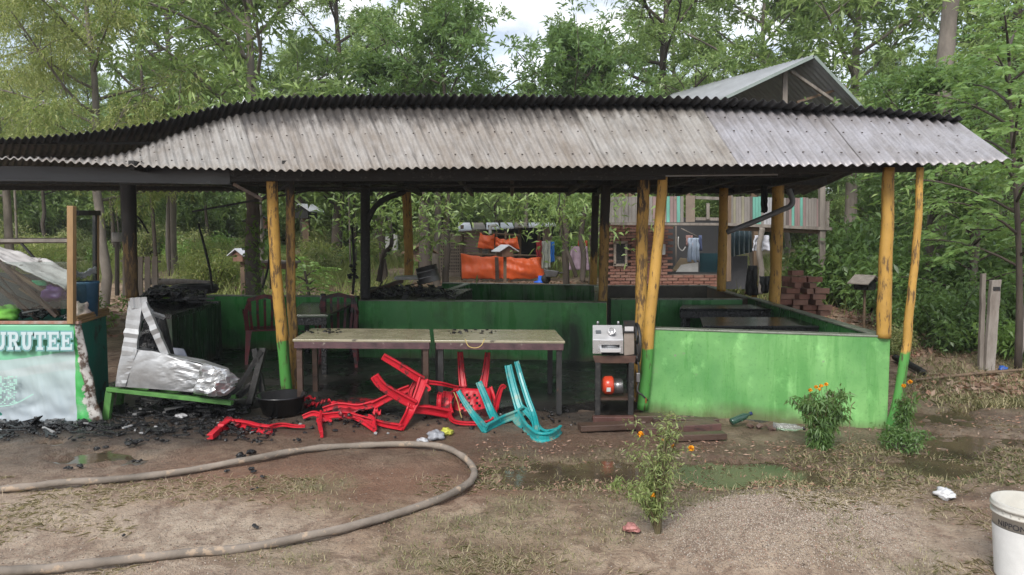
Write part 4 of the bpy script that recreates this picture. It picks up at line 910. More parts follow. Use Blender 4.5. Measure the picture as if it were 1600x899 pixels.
o = MB(); o.hexa([P(265, 564, 6.9), P(296, 566, 6.9), P(296, 564, 7.1), P(265, 562, 7.1), P(267, 543, 6.95), P(288, 545, 6.95), P(288, 545, 7.05), P(267, 543, 7.05)]); o = o.build('grey_tub', mat('blue_grey_plastic', (.25, .27, .34), (.16, .17, .2), 5, .5), org=P(280, 560, 7.0), bevel=.02); tag(o, 'small blue-grey plastic tub behind the crumpled cabinet', 'tub')
# charred chair frame in the shade
cf = thing('burnt_trestle', 'black charred trestle frame between the cabinet and the green-footed post', 'frame', P(395, 620, 6.9))
for a, b, w in (((398, 545, 6.9), (412, 620, 6.85), .05), ((412, 545, 6.95), (390, 632, 6.7), .06), ((408, 548, 6.9), (372, 606, 6.8), .03), ((372, 606, 6.8), (352, 622, 6.7), .03), ((405, 590, 6.9), (372, 620, 6.7), .05)):
    MB().beam(P(*a), P(*b), w, .04).build('charred_bar', M_soot, cf)
tb_ = thing('black_basin', 'black plastic basin on the floor at the foot of the green-footed post', 'basin', G(430, 655))
MB().lathe(G(432, 655)+Vector((0, .15, .02)), [(.001, .01), (.16, 0), (.21, .15), (.225, .155), (.225, .17), (.205, .165), (.155, .02), (.001, .02)], 30).build('basin_body', plain('black_plastic', (.014, .014, .015), .22), tb_)
MB().tube(catmull([P(410, 634, 6.55), P(418, 629, 6.5), P(445, 629, 6.5), P(453, 634, 6.55)], 5), .008, 6).build('rim_highlight_band', M_metal, tb_)
# ================================================================== PRESSING MACHINE
mc = thing('pressing_machine', 'stainless pressing machine on a dark stand with an orange motor below', 'machine', G(955, 655))
M_ss = mat('stainless', (.62, .62, .63), (.50, .50, .51), 3, .25, .05, .75, rvar=.08)
M_ssw = mat('stainless_lid', (.75, .75, .76), (.68, .68, .7), 3, .22, .03, .5, rvar=.06)
M_ssb = mat('brushed_tan_steel', (.42, .36, .31), (.3, .25, .21), 4, .35, .1, .6)
ym = 6.25
def pm(px_, py_, d=0): return P(px_, py_, ym+d)
# sloping white lid, front, side
lid = [pm(926, 531), pm(974, 531), pm(972, 508, .16), pm(926, 508, .16)]
MB().hexa([p-Vector((0, 0, .012)) for p in lid]+lid).build('sloping_lid', M_ssw, mc, bevel=.003)
fr_ = MB(); fr_.hexa([pm(926, 553), pm(940, 553), pm(940, 553, .26), pm(926, 553, .26), pm(926, 532), pm(940, 532), pm(940, 512, .26), pm(926, 512, .26)])
fr_.hexa([pm(968, 553), pm(974, 553), pm(974, 553, .26), pm(968, 553, .26), pm(968, 532), pm(974, 532), pm(974, 512, .26), pm(968, 512, .26)])
fr_.build('front_cheek', M_ss, mc, bevel=.002)
MB().hexa([pm(940, 539, .002), pm(968, 539, .002), pm(968, 539, .03), pm(940, 539, .03), pm(940, 532, .002), pm(968, 532, .002), pm(968, 532, .03), pm(940, 532, .03)]).build('front_strip', M_ss, mc)
MB().hexa([pm(940, 555, .12), pm(968, 555, .12), pm(968, 553, .2), pm(940, 553, .2), pm(940, 534, .12), pm(968, 534, .12), pm(968, 534, .2), pm(940, 534, .2)]).build('feed_recess', M_metal, mc)
MB().hexa([pm(938, 551, -.07), pm(970, 551, -.07), pm(970, 550, .10), pm(938, 550, .10), pm(938, 545, -.07), pm(970, 545, -.07), pm(968, 542, .10), pm(940, 542, .10)]).build('tray', M_ssw, mc, bevel=.002)
MB().tube([pm(941, 541, .07), pm(968, 541, .07)], .018, 14).build('roller', M_ss, mc)
MB().hexa([pm(975, 556, .02), pm(991, 554, .02), pm(991, 554, .28), pm(975, 556, .28), pm(975, 520, .02), pm(991, 520, .02), pm(991, 504, .28), pm(975, 504, .28)]).build('gear_housing', M_ssb, mc, bevel=.003)
MB().hexa([pm(974, 521, .01), pm(992, 521, .01), pm(992, 503, .22), pm(974, 503, .22), pm(974, 519, .005), pm(992, 519, .005), pm(992, 501, .22), pm(974, 501, .22)]).build('gear_lid', M_metal, mc)
MB().box(pm(983, 515, .03), (.075, .012, .05)).build('gear_plate', M_ssw, mc)
ax = Matrix.Rotation(R(62), 3, 'X')
MB().lathe(pm(955, 520, .06), [(.02, 0), (.03, .0), (.03, .05), (.024, .05), (.022, .01), (.001, .01)], 20, ax).build('chute', M_ss, mc)
MB().box(pm(935, 519, .07), (.045, .03, .012), Matrix.Rotation(R(40), 3, 'X')).build('label_plate', plain('dark_label', (.08, .09, .1), .5), mc)
for x_ in (934, 966): MB().lathe(pm(x_, 509, .18), [(.001, 0), (.012, 0), (.012, .035), (.008, .04), (.001, .04)], 12).build('adjusting_knob', M_alu, mc)
MB().hexa([pm(930, 568, .0), pm(992, 568, .0), pm(992, 566, .3), pm(930, 566, .3), pm(926, 556, -.01), pm(994, 556, -.01), pm(992, 556, .3), pm(928, 556, .3)]).build('stand_top', mat('rusty_brown_steel', (.13, .07, .05), (.06, .035, .03), 9, .6, .4), mc, bevel=.003)
for x_, d in ((934, 0), (986, 0), (936, .3), (984, .3)):
    p = pm(x_, 566, d+.02); MB().beam(p, (p.x, p.y, .06), .045, .045).build('leg', M_soot, mc, bevel=.003)
MB().beam(pm(926, 655, -.03), pm(990, 655, -.03), .07, .05).build('base_rail', mat('wet_red_brown_plank', (.12, .055, .045), (.06, .03, .025), 8, .45, .4), mc, bevel=.004)
MB().beam(pm(932, 620, .12), pm(990, 620, .12), .2, .02).build('motor_shelf', M_plank, mc)
M_or = mat('orange_red_enamel', (.62, .07, .03), (.5, .05, .02), 4, .35, .1)
ax = Matrix.Rotation(R(90), 3, 'Y')
MB().lathe(pm(941, 602, .1), [(.001, 0), (.055, 0), (.078, .02), (.082, .08), (.07, .095), (.001, .095)], 24, ax).build('motor_cover', M_or, mc)
MB().lathe(pm(958, 604, .1), [(.001, 0), (.062, 0), (.062, .08), (.001, .08)], 20, ax).build('motor_body', M_alu, mc)
for k in range(6): MB().lathe(pm(959+k*2.2, 604, .1), [(.062, 0), (.07, 0), (.07, .004), (.062, .004)], 20, ax).build('cooling_fin', M_alu, mc)
MB().box(pm(951, 609, .0), (.035, .006, .035)).build('warning_sticker', M_white, mc)
MB().lathe(pm(1000-5, 560, .1), [(.001, -.012), (.03, -.012), (.03, .012), (.001, .012)], 20, ax).build('hub', M_metal, mc)
w_ = MB(); cw = pm(995, 537, .10)
nn_ = 32; w_.tube([cw+Vector((0, .17*math.cos(2*math.pi*k/nn_), .17*math.sin(2*math.pi*k/nn_))) for k in range(nn_+1)], .013, 8, False)
for k in range(5): w_.beam(cw, cw+Vector((0, .165*math.cos(2*math.pi*k/5), .165*math.sin(2*math.pi*k/5))), .02, .015)
w_.build('flywheel', M_metal, mc)
MB().tube(catmull([pm(997, 566, .0), pm(999, 590, .0), pm(996, 610, -.02), pm(1004, 618, -.03), pm(1012, 626, -.02)], 6), .008, 6).build('cable', M_metal, mc)
MB().box(pm(997, 590, -.01), (.03, .03, .08)).build('switch_box', M_alu, mc, bevel=.004)
MB().beam(pm(1009, 622, -.03), pm(1009, 616+14, -.03), .012, .012).build('brass_terminal', mat('brass', (.45, .22, .06), (.3, .13, .04), 5, .4, .1, .8), mc)
# planks and stones in front of the wall
M_pl2 = mat('red_brown_plank', (.12, .06, .052), (.045, .03, .028), 7, .42, .6, stretch=(.3, 1, 1), spots=(.025, .02, .018), spotscale=9, spotlo=.58)
for k, (a, b, w, h, m, lab) in enumerate((((990, 654, 6.3), (1036, 654, 6.3), .14, .07, M_plank, 'short dark plank end beside the machine foot'), ((1000, 672, 6.05), (1120, 664, 6.2), .16, .06, M_pl2, 'reddish plank lying along the base of the green wall'),
        ((1030, 684, 5.95), (1132, 680, 6.0), .10, .05, M_plank, 'dark plank nearest the camera below the green wall'), ((905, 668, 6.1), (1000, 664, 6.15), .12, .05, M_plank, 'wet plank under the machine'), ((1020, 658, 6.35), (1122, 659, 6.35), .08, .06, M_plank, 'dark timber tight against the green wall'))):
    zl = .035 if k != 2 else .03; o = MB().beam(G(a[0], a[1], zl), G(b[0], b[1], zl), w, h).build('plank', m, org=P(*a), bevel=.006); tag(o, lab, 'plank')
for k, (x_, y_, r_) in enumerate(((1172, 668, .05), (1186, 670, .045), (1208, 672, .05), (1005, 664, .03), (1198, 668, .03))):
    o = MB().rock(G(x_, y_)+Vector((0, 0, .02)), r_, k+3, .6).build('stone', mat('red_stone', (.15, .09, .07), (.07, .05, .04), 9, .6) if k == 0 else bpy.data.materials['red_stone'], org=G(x_, y_)); tag(o, 'small reddish stone in the mud below the green wall', 'stone', 'small stones below the green wall')
bt = thing('green_bottle', 'dark green plastic bottle lying on the planks by the wall', 'bottle', G(1158, 664))
ax = Vector((math.cos(.35), .25, math.sin(.32))).to_track_quat('Z', 'Y').to_matrix()
M_bot = plain('bottle_green', (.05, .12, .09), .12); M_bot.node_tree.nodes['Principled BSDF'].inputs['Transmission Weight'].default_value = .5
MB().lathe(G(1142, 668)+Vector((0, 0, .045)), [(.001, 0), (.026, 0), (.03, .01), (.03, .13), (.012, .17), (.012, .185)], 18, ax).build('bottle_body', M_bot, bt)
MB().lathe(G(1142, 668)+Vector((0, 0, .045))+ax @ Vector((0, 0, .185)), [(.015, 0), (.015, .02), (.001, .02)], 14, ax).build('cap', plain('navy_cap', (.02, .03, .12), .4), bt)
bt = thing('clear_bottle', 'crushed clear plastic bottle in the mud by the marigolds', 'bottle', G(1225, 680))
cl = NT('clear_plastic'); cl.set('Base Color', (.8, .85, .85)); cl.set('Roughness', .08); cl.set('Transmission Weight', .85); cl.set('IOR', 1.2)
ax = Vector((math.cos(-.4), -.45, .02)).to_track_quat('Z', 'Y').to_matrix()
MB().lathe(G(1208, 672)+Vector((0, 0, .035)), [(.001, 0), (.03, 0), (.026, .05), (.032, .09), (.027, .13), (.03, .17), (.012, .21), (.012, .23)], 16, ax).build('bottle_body', cl.m, bt)
MB().lathe(G(1208, 672)+Vector((0, 0, .035))+ax @ Vector((0, 0, .23)), [(.015, 0), (.015, .02), (.001, .02)], 12, ax).build('cap', M_metal, bt)
# litter
for k, (x_, y_, r_, c_, lab) in enumerate(((680, 686, .07, (.36, .37, .40), 'crumpled grey and white plastic bag below the red chairs'), (697, 680, .05, (.55, .55, .08), 'crumpled yellow snack wrapper beside the grey bag'), (660, 694, .04, (.55, .55, .57), 'small clear plastic scrap left of the grey bag'),
        (283, 655, .045, (.45, .45, .46), 'pale melted plastic lump under the green bench'), (1476, 778, .055, (.75, .75, .77), 'white foam scrap on the grass at the right'), (987, 832, .04, (.5, .22, .20), 'pink dead leaf scrap by the marigold stem'), (1567, 579, .05, (.03, .12, .5), 'blue plastic scrap by the grey fence posts'))):
    bag('litter', G(x_, y_)+Vector((0, 0, .025)), r_, mat('litter_%d' % k, c_, tuple(q*.5 for q in c_), 14, .4, .5), lab, 'litter', k*3+1, .55)
M_ash = mat('white_ash_flakes', (.34, .34, .34), (.2, .2, .2), 8, .7)
mb = MB(); rr = random.Random(11)
for k in range(1000):
    x_ = rr.uniform(-20, 900); x_ = x_ if rr.random() < .5 else rr.uniform(-20, 430); y_ = rr.gauss(652, 13) if x_ > 430 else rr.gauss(668, 11)
    p = G(x_, min(max(y_, 625), 690)); mb.cur = 1 if rr.random() < .035 else 0; r_ = rr.uniform(.006, .022)*(1.4 if rr.random() < .1 else 1)
    if x_ < 420 and rr.random() < .25:
        d = Vector((rr.uniform(-1, 1), rr.uniform(-1, 1)*.5, rr.uniform(-.1, .2)))*.09; mb.beam(p+Vector((0, 0, .03))-d, p+Vector((0, 0, .03))+d, .02, .01)
    else: mb.rock(p+Vector((0, 0, .012)), r_, k, .7)
o = mb.build('burnt_debris', [M_sootw, M_ash]); tag(o, 'black burnt debris and ash flakes strewn along the stall front', 'debris', kind='stuff')
for k, (x_, y_, r_) in enumerate([(205, 697, .05), (156, 705, .035), (116, 735, .03), (385, 715, .05), (388, 737, .03), (215, 724, .025), (450, 668, .03), (463, 692, .03), (399, 740, .02), (258, 694, .025), (372, 682, .04), (384, 676, .035), (355, 741, .02), (412, 748, .02), (400, 695, .03), (106, 735, .02), (400, 828, .02), (383, 720, .04), (560, 700, .02), (190, 842, .015), (398, 768, .018)]):
    c = MB()
    for j in range(4): c.rock(G(x_, y_)+Vector((random.uniform(-1, 1)*r_, random.uniform(-1, 1)*r_, r_*.35+.012)), r_*random.uniform(.4, .8), k*5+j, .7)
    o = c.build('charcoal_lump', M_sootw, org=G(x_, y_)); tag(o, 'black charcoal lump on the wet dirt in front of the stall', 'charcoal', 'charcoal lumps scattered in front of the stall')
# hose
hp = [(-700, 850), (-400, 812), (-60, 780), (-20, 773), (60, 767), (100, 763), (200, 753), (300, 740), (400, 724), (480, 709), (560, 701), (640, 700), (690, 706), (722, 719), (740, 738), (735, 760), (706, 780), (660, 796), (600, 815), (540, 835), (460, 852), (380, 864), (300, 872), (200, 886), (120, 893), (60, 897), (-60, 905), (-400, 915), (-700, 900)]
pts = catmull([G(x_, y_)+Vector((0, 0, .03+.008*math.sin(i*1.7))) for i, (x_, y_) in enumerate(hp)], 8)
M_hose = mat('dirty_canvas_hose', (.27, .225, .185), (.12, .10, .08), 3.5, .85, .9, spots=(.33, .25, .18), spotscale=11, spotlo=.56, bdist=.006)
o = MB().tube(pts, [.0225*(1+.16*mnoise.noise(Vector((i*.33, 0, 0)))) for i in range(len(pts))], 12, rough=.22).build('fire_hose', M_hose, org=G(742, 745)); tag(o, 'dirty grey fire hose looping across the bare ground', 'hose')
# paint bucket
bc = G(1603, 905); bc.y += .0
pbk = thing('paint_bucket', 'white paint bucket with black lettering at the bottom right', 'bucket', bc)
BH = .37; br0 = .125; br1 = .148
MB().lathe(bc, [(.001, .004), (br0, .004), (br1*.985, BH-.06), (br1+.006, BH-.058), (br1+.006, BH-.05), (br1, BH-.048), (br1, BH-.03), (br1+.008, BH-.028), (br1+.008, BH-.016), (br1+.002, BH-.012), (br1+.006, BH), (br1-.004, BH), (br0-.006, .02), (.001, .02)], 56).build('bucket_body', mat('dirty_white_plastic', (.55, .54, .50), (.42, .40, .35), 4, .45, .15, spots=(.3, .24, .16), spotscale=7, spotlo=.66), pbk)
MB().lathe(bc+Vector((0, 0, .02)), [(.001, .17), (br0+.004, .17), (br0+.004, .171), (.001, .171)], 30).build('paint_film', M_white, pbk)
MB().lathe(bc, [(br0+.0015, .012), (br1-.0035, BH-.115)], 56).build('printed_sleeve', mat('white_sleeve', (.74, .75, .74), (.66, .67, .66), 3, .4, .05, spots=(.35, .3, .2), spotscale=8, spotlo=.7), pbk)
tcu = bpy.data.curves.new('bucket_text', 'FONT'); tcu.body = 'NIPPON PAINT'; tcu.size = .036; tcu.offset = .0006; tcu.align_x = 'CENTER'
to = link(bpy.data.objects.new('tmp', tcu)); dg = bpy.context.evaluated_depsgraph_get(); tm = bpy.data.meshes.new_from_object(to.evaluated_get(dg)); bpy.data.objects.remove(to)
th0 = math.atan2(-bc.y, -bc.x)-.10
for v_ in tm.vertices:
    zz = BH-.105+v_.co.y; rr_ = br0+(br1-br0)*zz/BH+.0022; a = th0+v_.co.x/rr_
    v_.co = (rr_*math.cos(a), rr_*math.sin(a), zz-.0)
tm.materials.clear(); tm.materials.append(plain('black_print', (.03, .03, .035), .5)); place('lettering', tm, pbk)
for k in range(28):
    a = math.pi+k*math.pi/27; MB().beam(bc+Vector((br1*math.cos(a), br1*math.sin(a), BH-.056)), bc+Vector((br1*math.cos(a), br1*math.sin(a), BH-.032)), .003, .012).build('rim_rib', bpy.data.materials['dirty_white_plastic'], pbk) if k % 2 == 0 else None
# ================================================================== BEHIND: TARPAULIN FENCE AND SHACK
def gzd(Y_): return float(slope(Y_))
M_tarp = mat('orange_tarpaulin', (.85, .15, .035), (.74, .11, .03), 2.2, .42, .4, spots=(.6, .09, .04), spotscale=3, spotlo=.6, bdist=.02)
YT = 20.0
def tarp(q, lab, seed, folds=5):      # q: four (px,py) bl br tr tl
    a, b, c, d = [P(*k, YT) for k in q]
    def f(u, v):
        p = a.lerp(b, u).lerp(d.lerp(c, u), v)
        p.y += .012*math.sin(u*folds*6.3+v*3)+.07*mnoise.noise(Vector((u*2+v*2, v*2.5, seed)))-.10*math.sin(math.pi*u)*math.sin(math.pi*v)
        p.z -= .06*math.sin(math.pi*u)*v+.03*mnoise.noise(Vector((u*7, v, seed))); return p
    o = MB().grid(f, 40, 20, .006).build('tarpaulin', M_tarp, org=(a+b)/2); tag(o, lab, 'tarpaulin'); return o
tarp(((722, 436), (788, 436), (788, 399), (720, 396)), 'orange tarpaulin screen left of the little roofed box', 1)
tarp(((786, 436), (852, 436), (846, 401), (786, 400)), 'orange tarpaulin screen right of the little roofed box', 4)
tarp(((746, 388), (772, 390), (773, 366), (750, 364)), 'orange tarpaulin flap hanging upper left on the shack', 7, 2)
tarp(((774, 386), (812, 390), (808, 370), (774, 371)), 'orange tarpaulin flap hanging upper right on the shack', 9, 3)
fen = thing('tarpaulin_fence', 'thin wooden pole frame carrying the orange tarpaulins', 'fence', P(785, 438, YT+.1))
for x_ in (722, 752, 776, 790, 845): MB().tube([P(x_, 438, YT+.12), P(x_, 398 if x_ in (722, 845) else 362, YT+.12)], .03, 7).build('pole', M_wood, fen)
MB().tube([P(718, 397, YT+.12), P(848, 400, YT+.12)], .03, 7).build('rail', M_wood, fen)
MB().tube([P(748, 364, YT+.12), P(812, 368, YT+.12)], .03, 7).build('rail', M_wood, fen)
MB().beam(P(777, 438, YT-.18), P(776, 402, YT-.18), .10, .03).build('dark_slat', M_plank, fen)
# little roofed boxes on posts (beehives / pigeon houses)
def hut(px_, pyb, pyt, Y_, w, lab, roofm, wallm, rot=0.0, legs=True, legw=.08):
    c = P(px_, pyt, Y_); zb_ = P(px_, pyb, Y_).z; root = thing('roofed_box', lab, 'roofed box', (c.x, Y_, gzd(Y_)))
    M3 = Matrix.Rotation(rot, 3, 'Z'); q = lambda x, y, z: Vector((c.x, Y_, 0))+M3 @ Vector((x, y, 0))+Vector((0, 0, z))
    hh = w*.42; zr = c.z-hh*.62
    MB().hexa([q(-w*.32, -w*.3, zr-hh*.7), q(w*.32, -w*.3, zr-hh*.7), q(w*.32, w*.3, zr-hh*.7), q(-w*.32, w*.3, zr-hh*.7), q(-w*.32, -w*.3, zr), q(w*.32, -w*.3, zr), q(w*.32, w*.3, zr), q(-w*.32, w*.3, zr)]).build('box_wall', wallm, root)
    MB().add([q(-w*.40, -w*.31, zr), q(w*.40, -w*.31, zr), q(0, -w*.31, c.z-.02), q(-w*.40, w*.31, zr), q(w*.40, w*.31, zr), q(0, w*.31, c.z-.02)], [(0, 1, 2), (5, 4, 3), (0, 3, 4, 1)]).build('gable', wallm, root)
    for s_ in (-1, 1):
        MB().hexa([q(s_*w*.55, -w*.45, zr-.05*w), q(0, -w*.45, c.z-.0), q(0, w*.45, c.z-.0), q(s_*w*.55, w*.45, zr-.05*w), q(s_*w*.55, -w*.45, zr-.01*w), q(0, -w*.45, c.z+.025), q(0, w*.45, c.z+.025), q(s_*w*.55, w*.45, zr-.01*w)]).build('roof', roofm, root)
    if legs: MB().beam(q(0, 0, zr-hh*.68), (c.x, Y_, gzd(Y_)-.02), legw, legw).build('post', M_wood, root)
    return root
M_whr = mat('pale_sheet_roof', (.60, .62, .68), (.45, .46, .5), 3, .45, .1); M_brn = mat('brown_box_wood', (.22, .12, .08), (.12, .06, .04), 5, .7)
hut(789, 405, 384, 18.5, .5, 'small roofed box on a post before the orange tarpaulins', M_whr, M_brn, .5)
hut(379, 408, 390, 14.5, .42, 'small brown roofed box left of the thick grey trunk', M_whr, M_brn, -.5)
hut(656, 412, 382, 17.0, .7, 'dark brown roofed box beyond the yellow rear post', M_wood, M_wood, .3)
hut(1352, 452, 432, 11.5, .38, 'grey-roofed box in the shade of the undergrowth at the right', M_woodg, M_soot, .6, legw=.03)  # near-black box wall paints in the shade beneath the roof, not charring
hut(478, 352, 320, 24, .8, 'raised hut with a pale roof far behind between the two front posts', M_whr, M_soot, -.4, legw=.2)
tb2 = thing('feeding_table', 'low pale-topped table in the clearing behind the green-footed post', 'table', P(434, 455, 13.5))
MB().beam(P(398, 408, 13.5), P(464, 410, 13.5), .5, .04).build('table_top', M_woodg, tb2); MB().beam(P(404, 414, 13.5), P(460, 415, 13.5), .4, .12).build('box', M_brn, tb2)
for x_ in (425, 450): MB().beam(P(x_, 417, 13.5), P(x_, 452, 13.5), .07, .07).build('leg', M_wood, tb2)
hut2 = hut(404, 372, 335, 20, .7, 'dark hanging box up on the thick grey trunk', M_soot, M_brn, .2, legs=False)
# shack: woven wall, plank wall, dark openings, roof
YS = 21.5
sh = thing('shack', 'low shack with woven bamboo and plank walls behind the orange tarpaulins', 'shack', P(760, 436, YS))
M_bam = mat('woven_bamboo', (.40, .32, .26), (.22, .17, .13), 14, .8, .4)
bx0, bx1 = 687, 722
MB().hexa([P(bx0, 436, YS), P(bx1, 436, YS), P(bx1, 436, YS+.06), P(bx0, 436, YS+.06), P(bx0, 366, YS), P(bx1, 366, YS), P(bx1, 366, YS+.06), P(bx0, 366, YS+.06)]).build('back_panel', M_plank, sh)
mbw = MB()
for k in range(11):
    x_ = bx0+1+k*3.3; mbw.beam(P(x_, 436, YS-.03), P(x_, 366, YS-.03), .03, .012)
mbw.build('bamboo_uprights', M_bam, sh)
for k in range(14):
    y_ = 368+k*5; mb_ = MB()
    if k < 3 or k > 11: mb_.beam(P(bx0, y_, YS-.05), P(bx1, y_, YS-.05), .02, .085)
    else: mb_.beam(P(bx0, y_, YS-.05), P(bx1, y_, YS-.05), .02, .04)
    mb_.build('bamboo_strip', M_bam, sh)
M_pnk = mat('pinkish_grey_planks', (.42, .29, .27), (.26, .18, .16), 6, .75, .5, stretch=(.3, 1, 1))
for k in range(8): MB().beam(P(722, 362+k*5.0, YS), P(752, 363+k*5.0, YS), .03, .075).build('plank', M_pnk, sh)
for k in range(3): MB().beam(P(748, 384+k*5, YS), P(775, 385+k*5, YS), .03, .08).build('plank', M_woodg, sh)
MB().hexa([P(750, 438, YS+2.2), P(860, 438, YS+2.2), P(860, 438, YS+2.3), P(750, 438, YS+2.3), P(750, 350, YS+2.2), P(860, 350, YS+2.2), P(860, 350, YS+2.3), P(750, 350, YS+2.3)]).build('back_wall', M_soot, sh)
MB().hexa([P(848, 436, YS), P(852, 436, YS), P(862, 436, YS+2.2), P(858, 436, YS+2.2), P(848, 356, YS), P(852, 356, YS), P(862, 352, YS+2.2), P(858, 352, YS+2.2)]).build('side_wall', M_pnk, sh)
for x_ in (722, 765, 812, 842): MB().tube([P(x_, 436, YS-.1), P(x_, 352, YS-.1)], .05, 7).build('post', M_wood, sh)
for k in range(7):
    a_ = 716+k*22; MB().hexa([P(a_, 362-k*1.2, YS-.6), P(a_+21, 361-k*1.2, YS-.6), P(a_+18, 350, YS+2.6), P(a_, 350, YS+2.6), P(a_, 360-k*1.2, YS-.6), P(a_+21, 359-k*1.2, YS-.6), P(a_+18, 348, YS+2.6), P(a_, 348, YS+2.6)]).build('roof_sheet', M_whr if k % 3 != 1 else M_woodg, sh)
MB().tube(catmull([P(766, 366, YT-.2), P(766, 356, YT-.2), P(769, 353, YT-.2), P(776, 353, YT-.2)], 5), .045, 8).build('white_pipe', M_white, sh)
def cloth(name, x, y0, y1, w, Yd, m, lab, cat='cloth', seed=0, taper=1.0):
    top = P(x, y0, Yd); bot = P(x, y1, Yd); hh = top.z-bot.z
    def f(u, v): 
        k = 1+(taper-1)*(1-v)
        return (top.x+(u-.5)*w*k+.02*mnoise.noise(Vector((v*4, seed, 0))), Yd+.04*math.sin(u*14+seed)*(1.2-v)+.03*mnoise.noise(Vector((u*4, v*4, seed))), bot.z+hh*v+.03*mnoise.noise(Vector((u*5, seed, v)))*(1-v))
    o = MB().grid(f, 16, 14, .008).build(name, m, org=top); tag(o, lab, cat); return o
cloth('hanging_cloth', 842, 376, 402, .14, 19.7, mat('dark_red_cloth', (.30, .02, .03), (.2, .01, .02), 8, .8), 'dark red cloth hanging beside the orange tarpaulin', seed=1)
cloth('hanging_cloth', 853, 377, 420, .24, 19.8, mat('grey_striped_cloth', (.38, .40, .36), (.24, .26, .23), 8, .8), 'pale grey cloth hanging next to the blue one', seed=2)
cloth('hanging_cloth', 863, 378, 410, .10, 19.8, mat('bright_blue_cloth', (.03, .20, .62), (.02, .14, .45), 8, .8), 'bright blue cloth strip hanging right of the grey cloth', seed=3)
cloth('hanging_cloth', 905, 385, 422, .42, 19.0, mat('mauve_cloth', (.36, .27, .34), (.24, .17, .22), 8, .8), 'mauve striped cloth draped on the bush near the charred post', seed=4, taper=1.3)
cloth('hanging_cloth', 911, 376, 388, .25, 19.2, mat('orange_red_cloth', (.5, .10, .05), (.35, .06, .03), 8, .8), 'orange-red cloth above the mauve one', seed=5)
cloth('white_sheet', 611, 366, 392, .42, 24, M_white, 'white plastic sheet hanging among far trunks left of the yellow rear post', 'sheet', seed=6)
bb = thing('blue_funnel', 'blue plastic cone standing at the foot of the orange tarpaulins', 'cone', P(844, 440, 19))
MB().lathe(P(844, 442, 19), [(.001, 0), (.17, 0), (.17, .03), (.06, .06), (.05, .18), (.001, .18)], 16).build('cone_body', plain('vivid_blue', (.02, .12, .6), .4), bb)
wb = thing('wheelbarrow', 'grey wheelbarrow tipped beside the blue cone', 'wheelbarrow', P(862, 438, 18.5))
MB().hexa([P(853, 433, 18.4), P(870, 433, 18.4), P(870, 433, 18.9), P(853, 433, 18.9), P(850, 421, 18.3), P(874, 424, 18.3), P(874, 424, 19), P(850, 421, 19)]).build('tray', mat('grey_tray', (.22, .23, .25), (.12, .12, .13), 6, .5), wb, bevel=.02)
for d in (0, .45): MB().tube([P(866, 427, 18.4+d), P(890, 426, 18.4+d)], .02, 6).build('handle', M_metal, wb)
MB().lathe(P(853, 436, 18.6), [(.001, -.03), (.12, -.03), (.12, .03), (.001, .03)], 16, Matrix.Rotation(R(90), 3, 'X')).build('wheel', M_soot, wb)
# slatted pallet fence and hanging white bucket at left
M_pal = mat('pale_pallet_wood', (.42, .36, .30), (.26, .22, .18), 8, .85, .5, stretch=(1, 1, .25))
pf = thing('pallet_fence', 'grey slatted pallet fence standing behind the charred post', 'fence', P(225, 462, 11.5))
for k in range(5): MB().beam(P(196+k*11.5, 462, 11.5), P(196+k*11.5, 402-k*.3, 11.5), .085, .02).build('slat', M_pal, pf, bevel=.002)
for y_ in (408, 436): MB().beam(P(190, y_, 11.55), P(250, y_+1, 11.55), .08, .03).build('rail', M_pal, pf, bevel=.002)
wk = thing('white_pail', 'white pail hung upside down on a stick behind the charred post', 'pail', P(183, 379, 12))
MB().lathe(P(183, 378, 12), [(.001, .15), (.07, .15), (.085, 0), (.08, 0), (.001, .14)], 18).build('pail_body', M_white, wk)
o = MB().tube([P(183, 462, 12), P(183, 370, 12)], .035, 7, rough=.2).build('stake', M_woodg, org=P(183, 460, 12)); tag(o, 'grey wooden stake carrying the white pail', 'stake')
for k, (a, b, r_, lab) in enumerate((((332, 455, 11), (310, 350, 11.4), .018, 'thin dark stick leaning left of the grey trunk'), ((410, 450, 11), (424, 372, 11.2), .016, 'thin stick leaning just right of the grey trunk'), ((551, 460, 10.4), (550, 355, 10.4), .020, 'burnt upright stick left of the fully charred post'), ((869, 330, 13), (874, 300, 13), .012, 'thin wire-like twig under the rear roof'), ((205, 330, 9.6), (232, 365, 9.6), .012, 'thin bent cane by the charred post'))):
    a = P(*a); b = P(*b); o = MB().tube(catmull([a, a.lerp(b, .4)+Vector((.03, 0, 0)), b], 5), r_, 6, rough=.3).build('stick', M_soot, org=a); tag(o, lab, 'stick')
rubble('charred_clump', 551, 7, 10.3, 10.5, P(551, 435, 10.4).z, 16, 'charred clump stuck on the burnt upright stick', .10, .3, hmax=.3)
for k, (a, b, w, lab) in enumerate((((-60, 380, 9), (108, 376, 9), .07, 'long horizontal pole behind the food cart'), ((230, 440, 13), (330, 444, 12.5), .12, 'grey board lying behind the black rubble'), ((1430, 600, 7.9), (1600, 583, 8.1), .035, 'pale pole lying on the ground at the right'), ((1405, 566, 8.5), (1440, 585, 8.3), .08, 'short blackened log behind the crooked outer post'))):
    a = P(*a) if k != 2 else G(1425, 599)+Vector((0, 0, .03)); b = P(*b) if k != 2 else G(1640, 580)+Vector((0, 0, .04))
    if k == 3: a = G(1398, 566)+Vector((0, 0, .06)); b = G(1443, 588)+Vector((0, 0, .04))
    o = MB().tube(catmull([a, a.lerp(b, .5)+Vector((0, 0, .01)), b], 6), w/2, 8, rough=.2).build('log', (M_woodg, M_woodg, M_wood, M_soot)[k], org=a); tag(o, lab, 'log')
ty = thing('old_tyre', 'old dark tyre lying flat behind the black rubble', 'tyre', P(305, 452, 11.3))
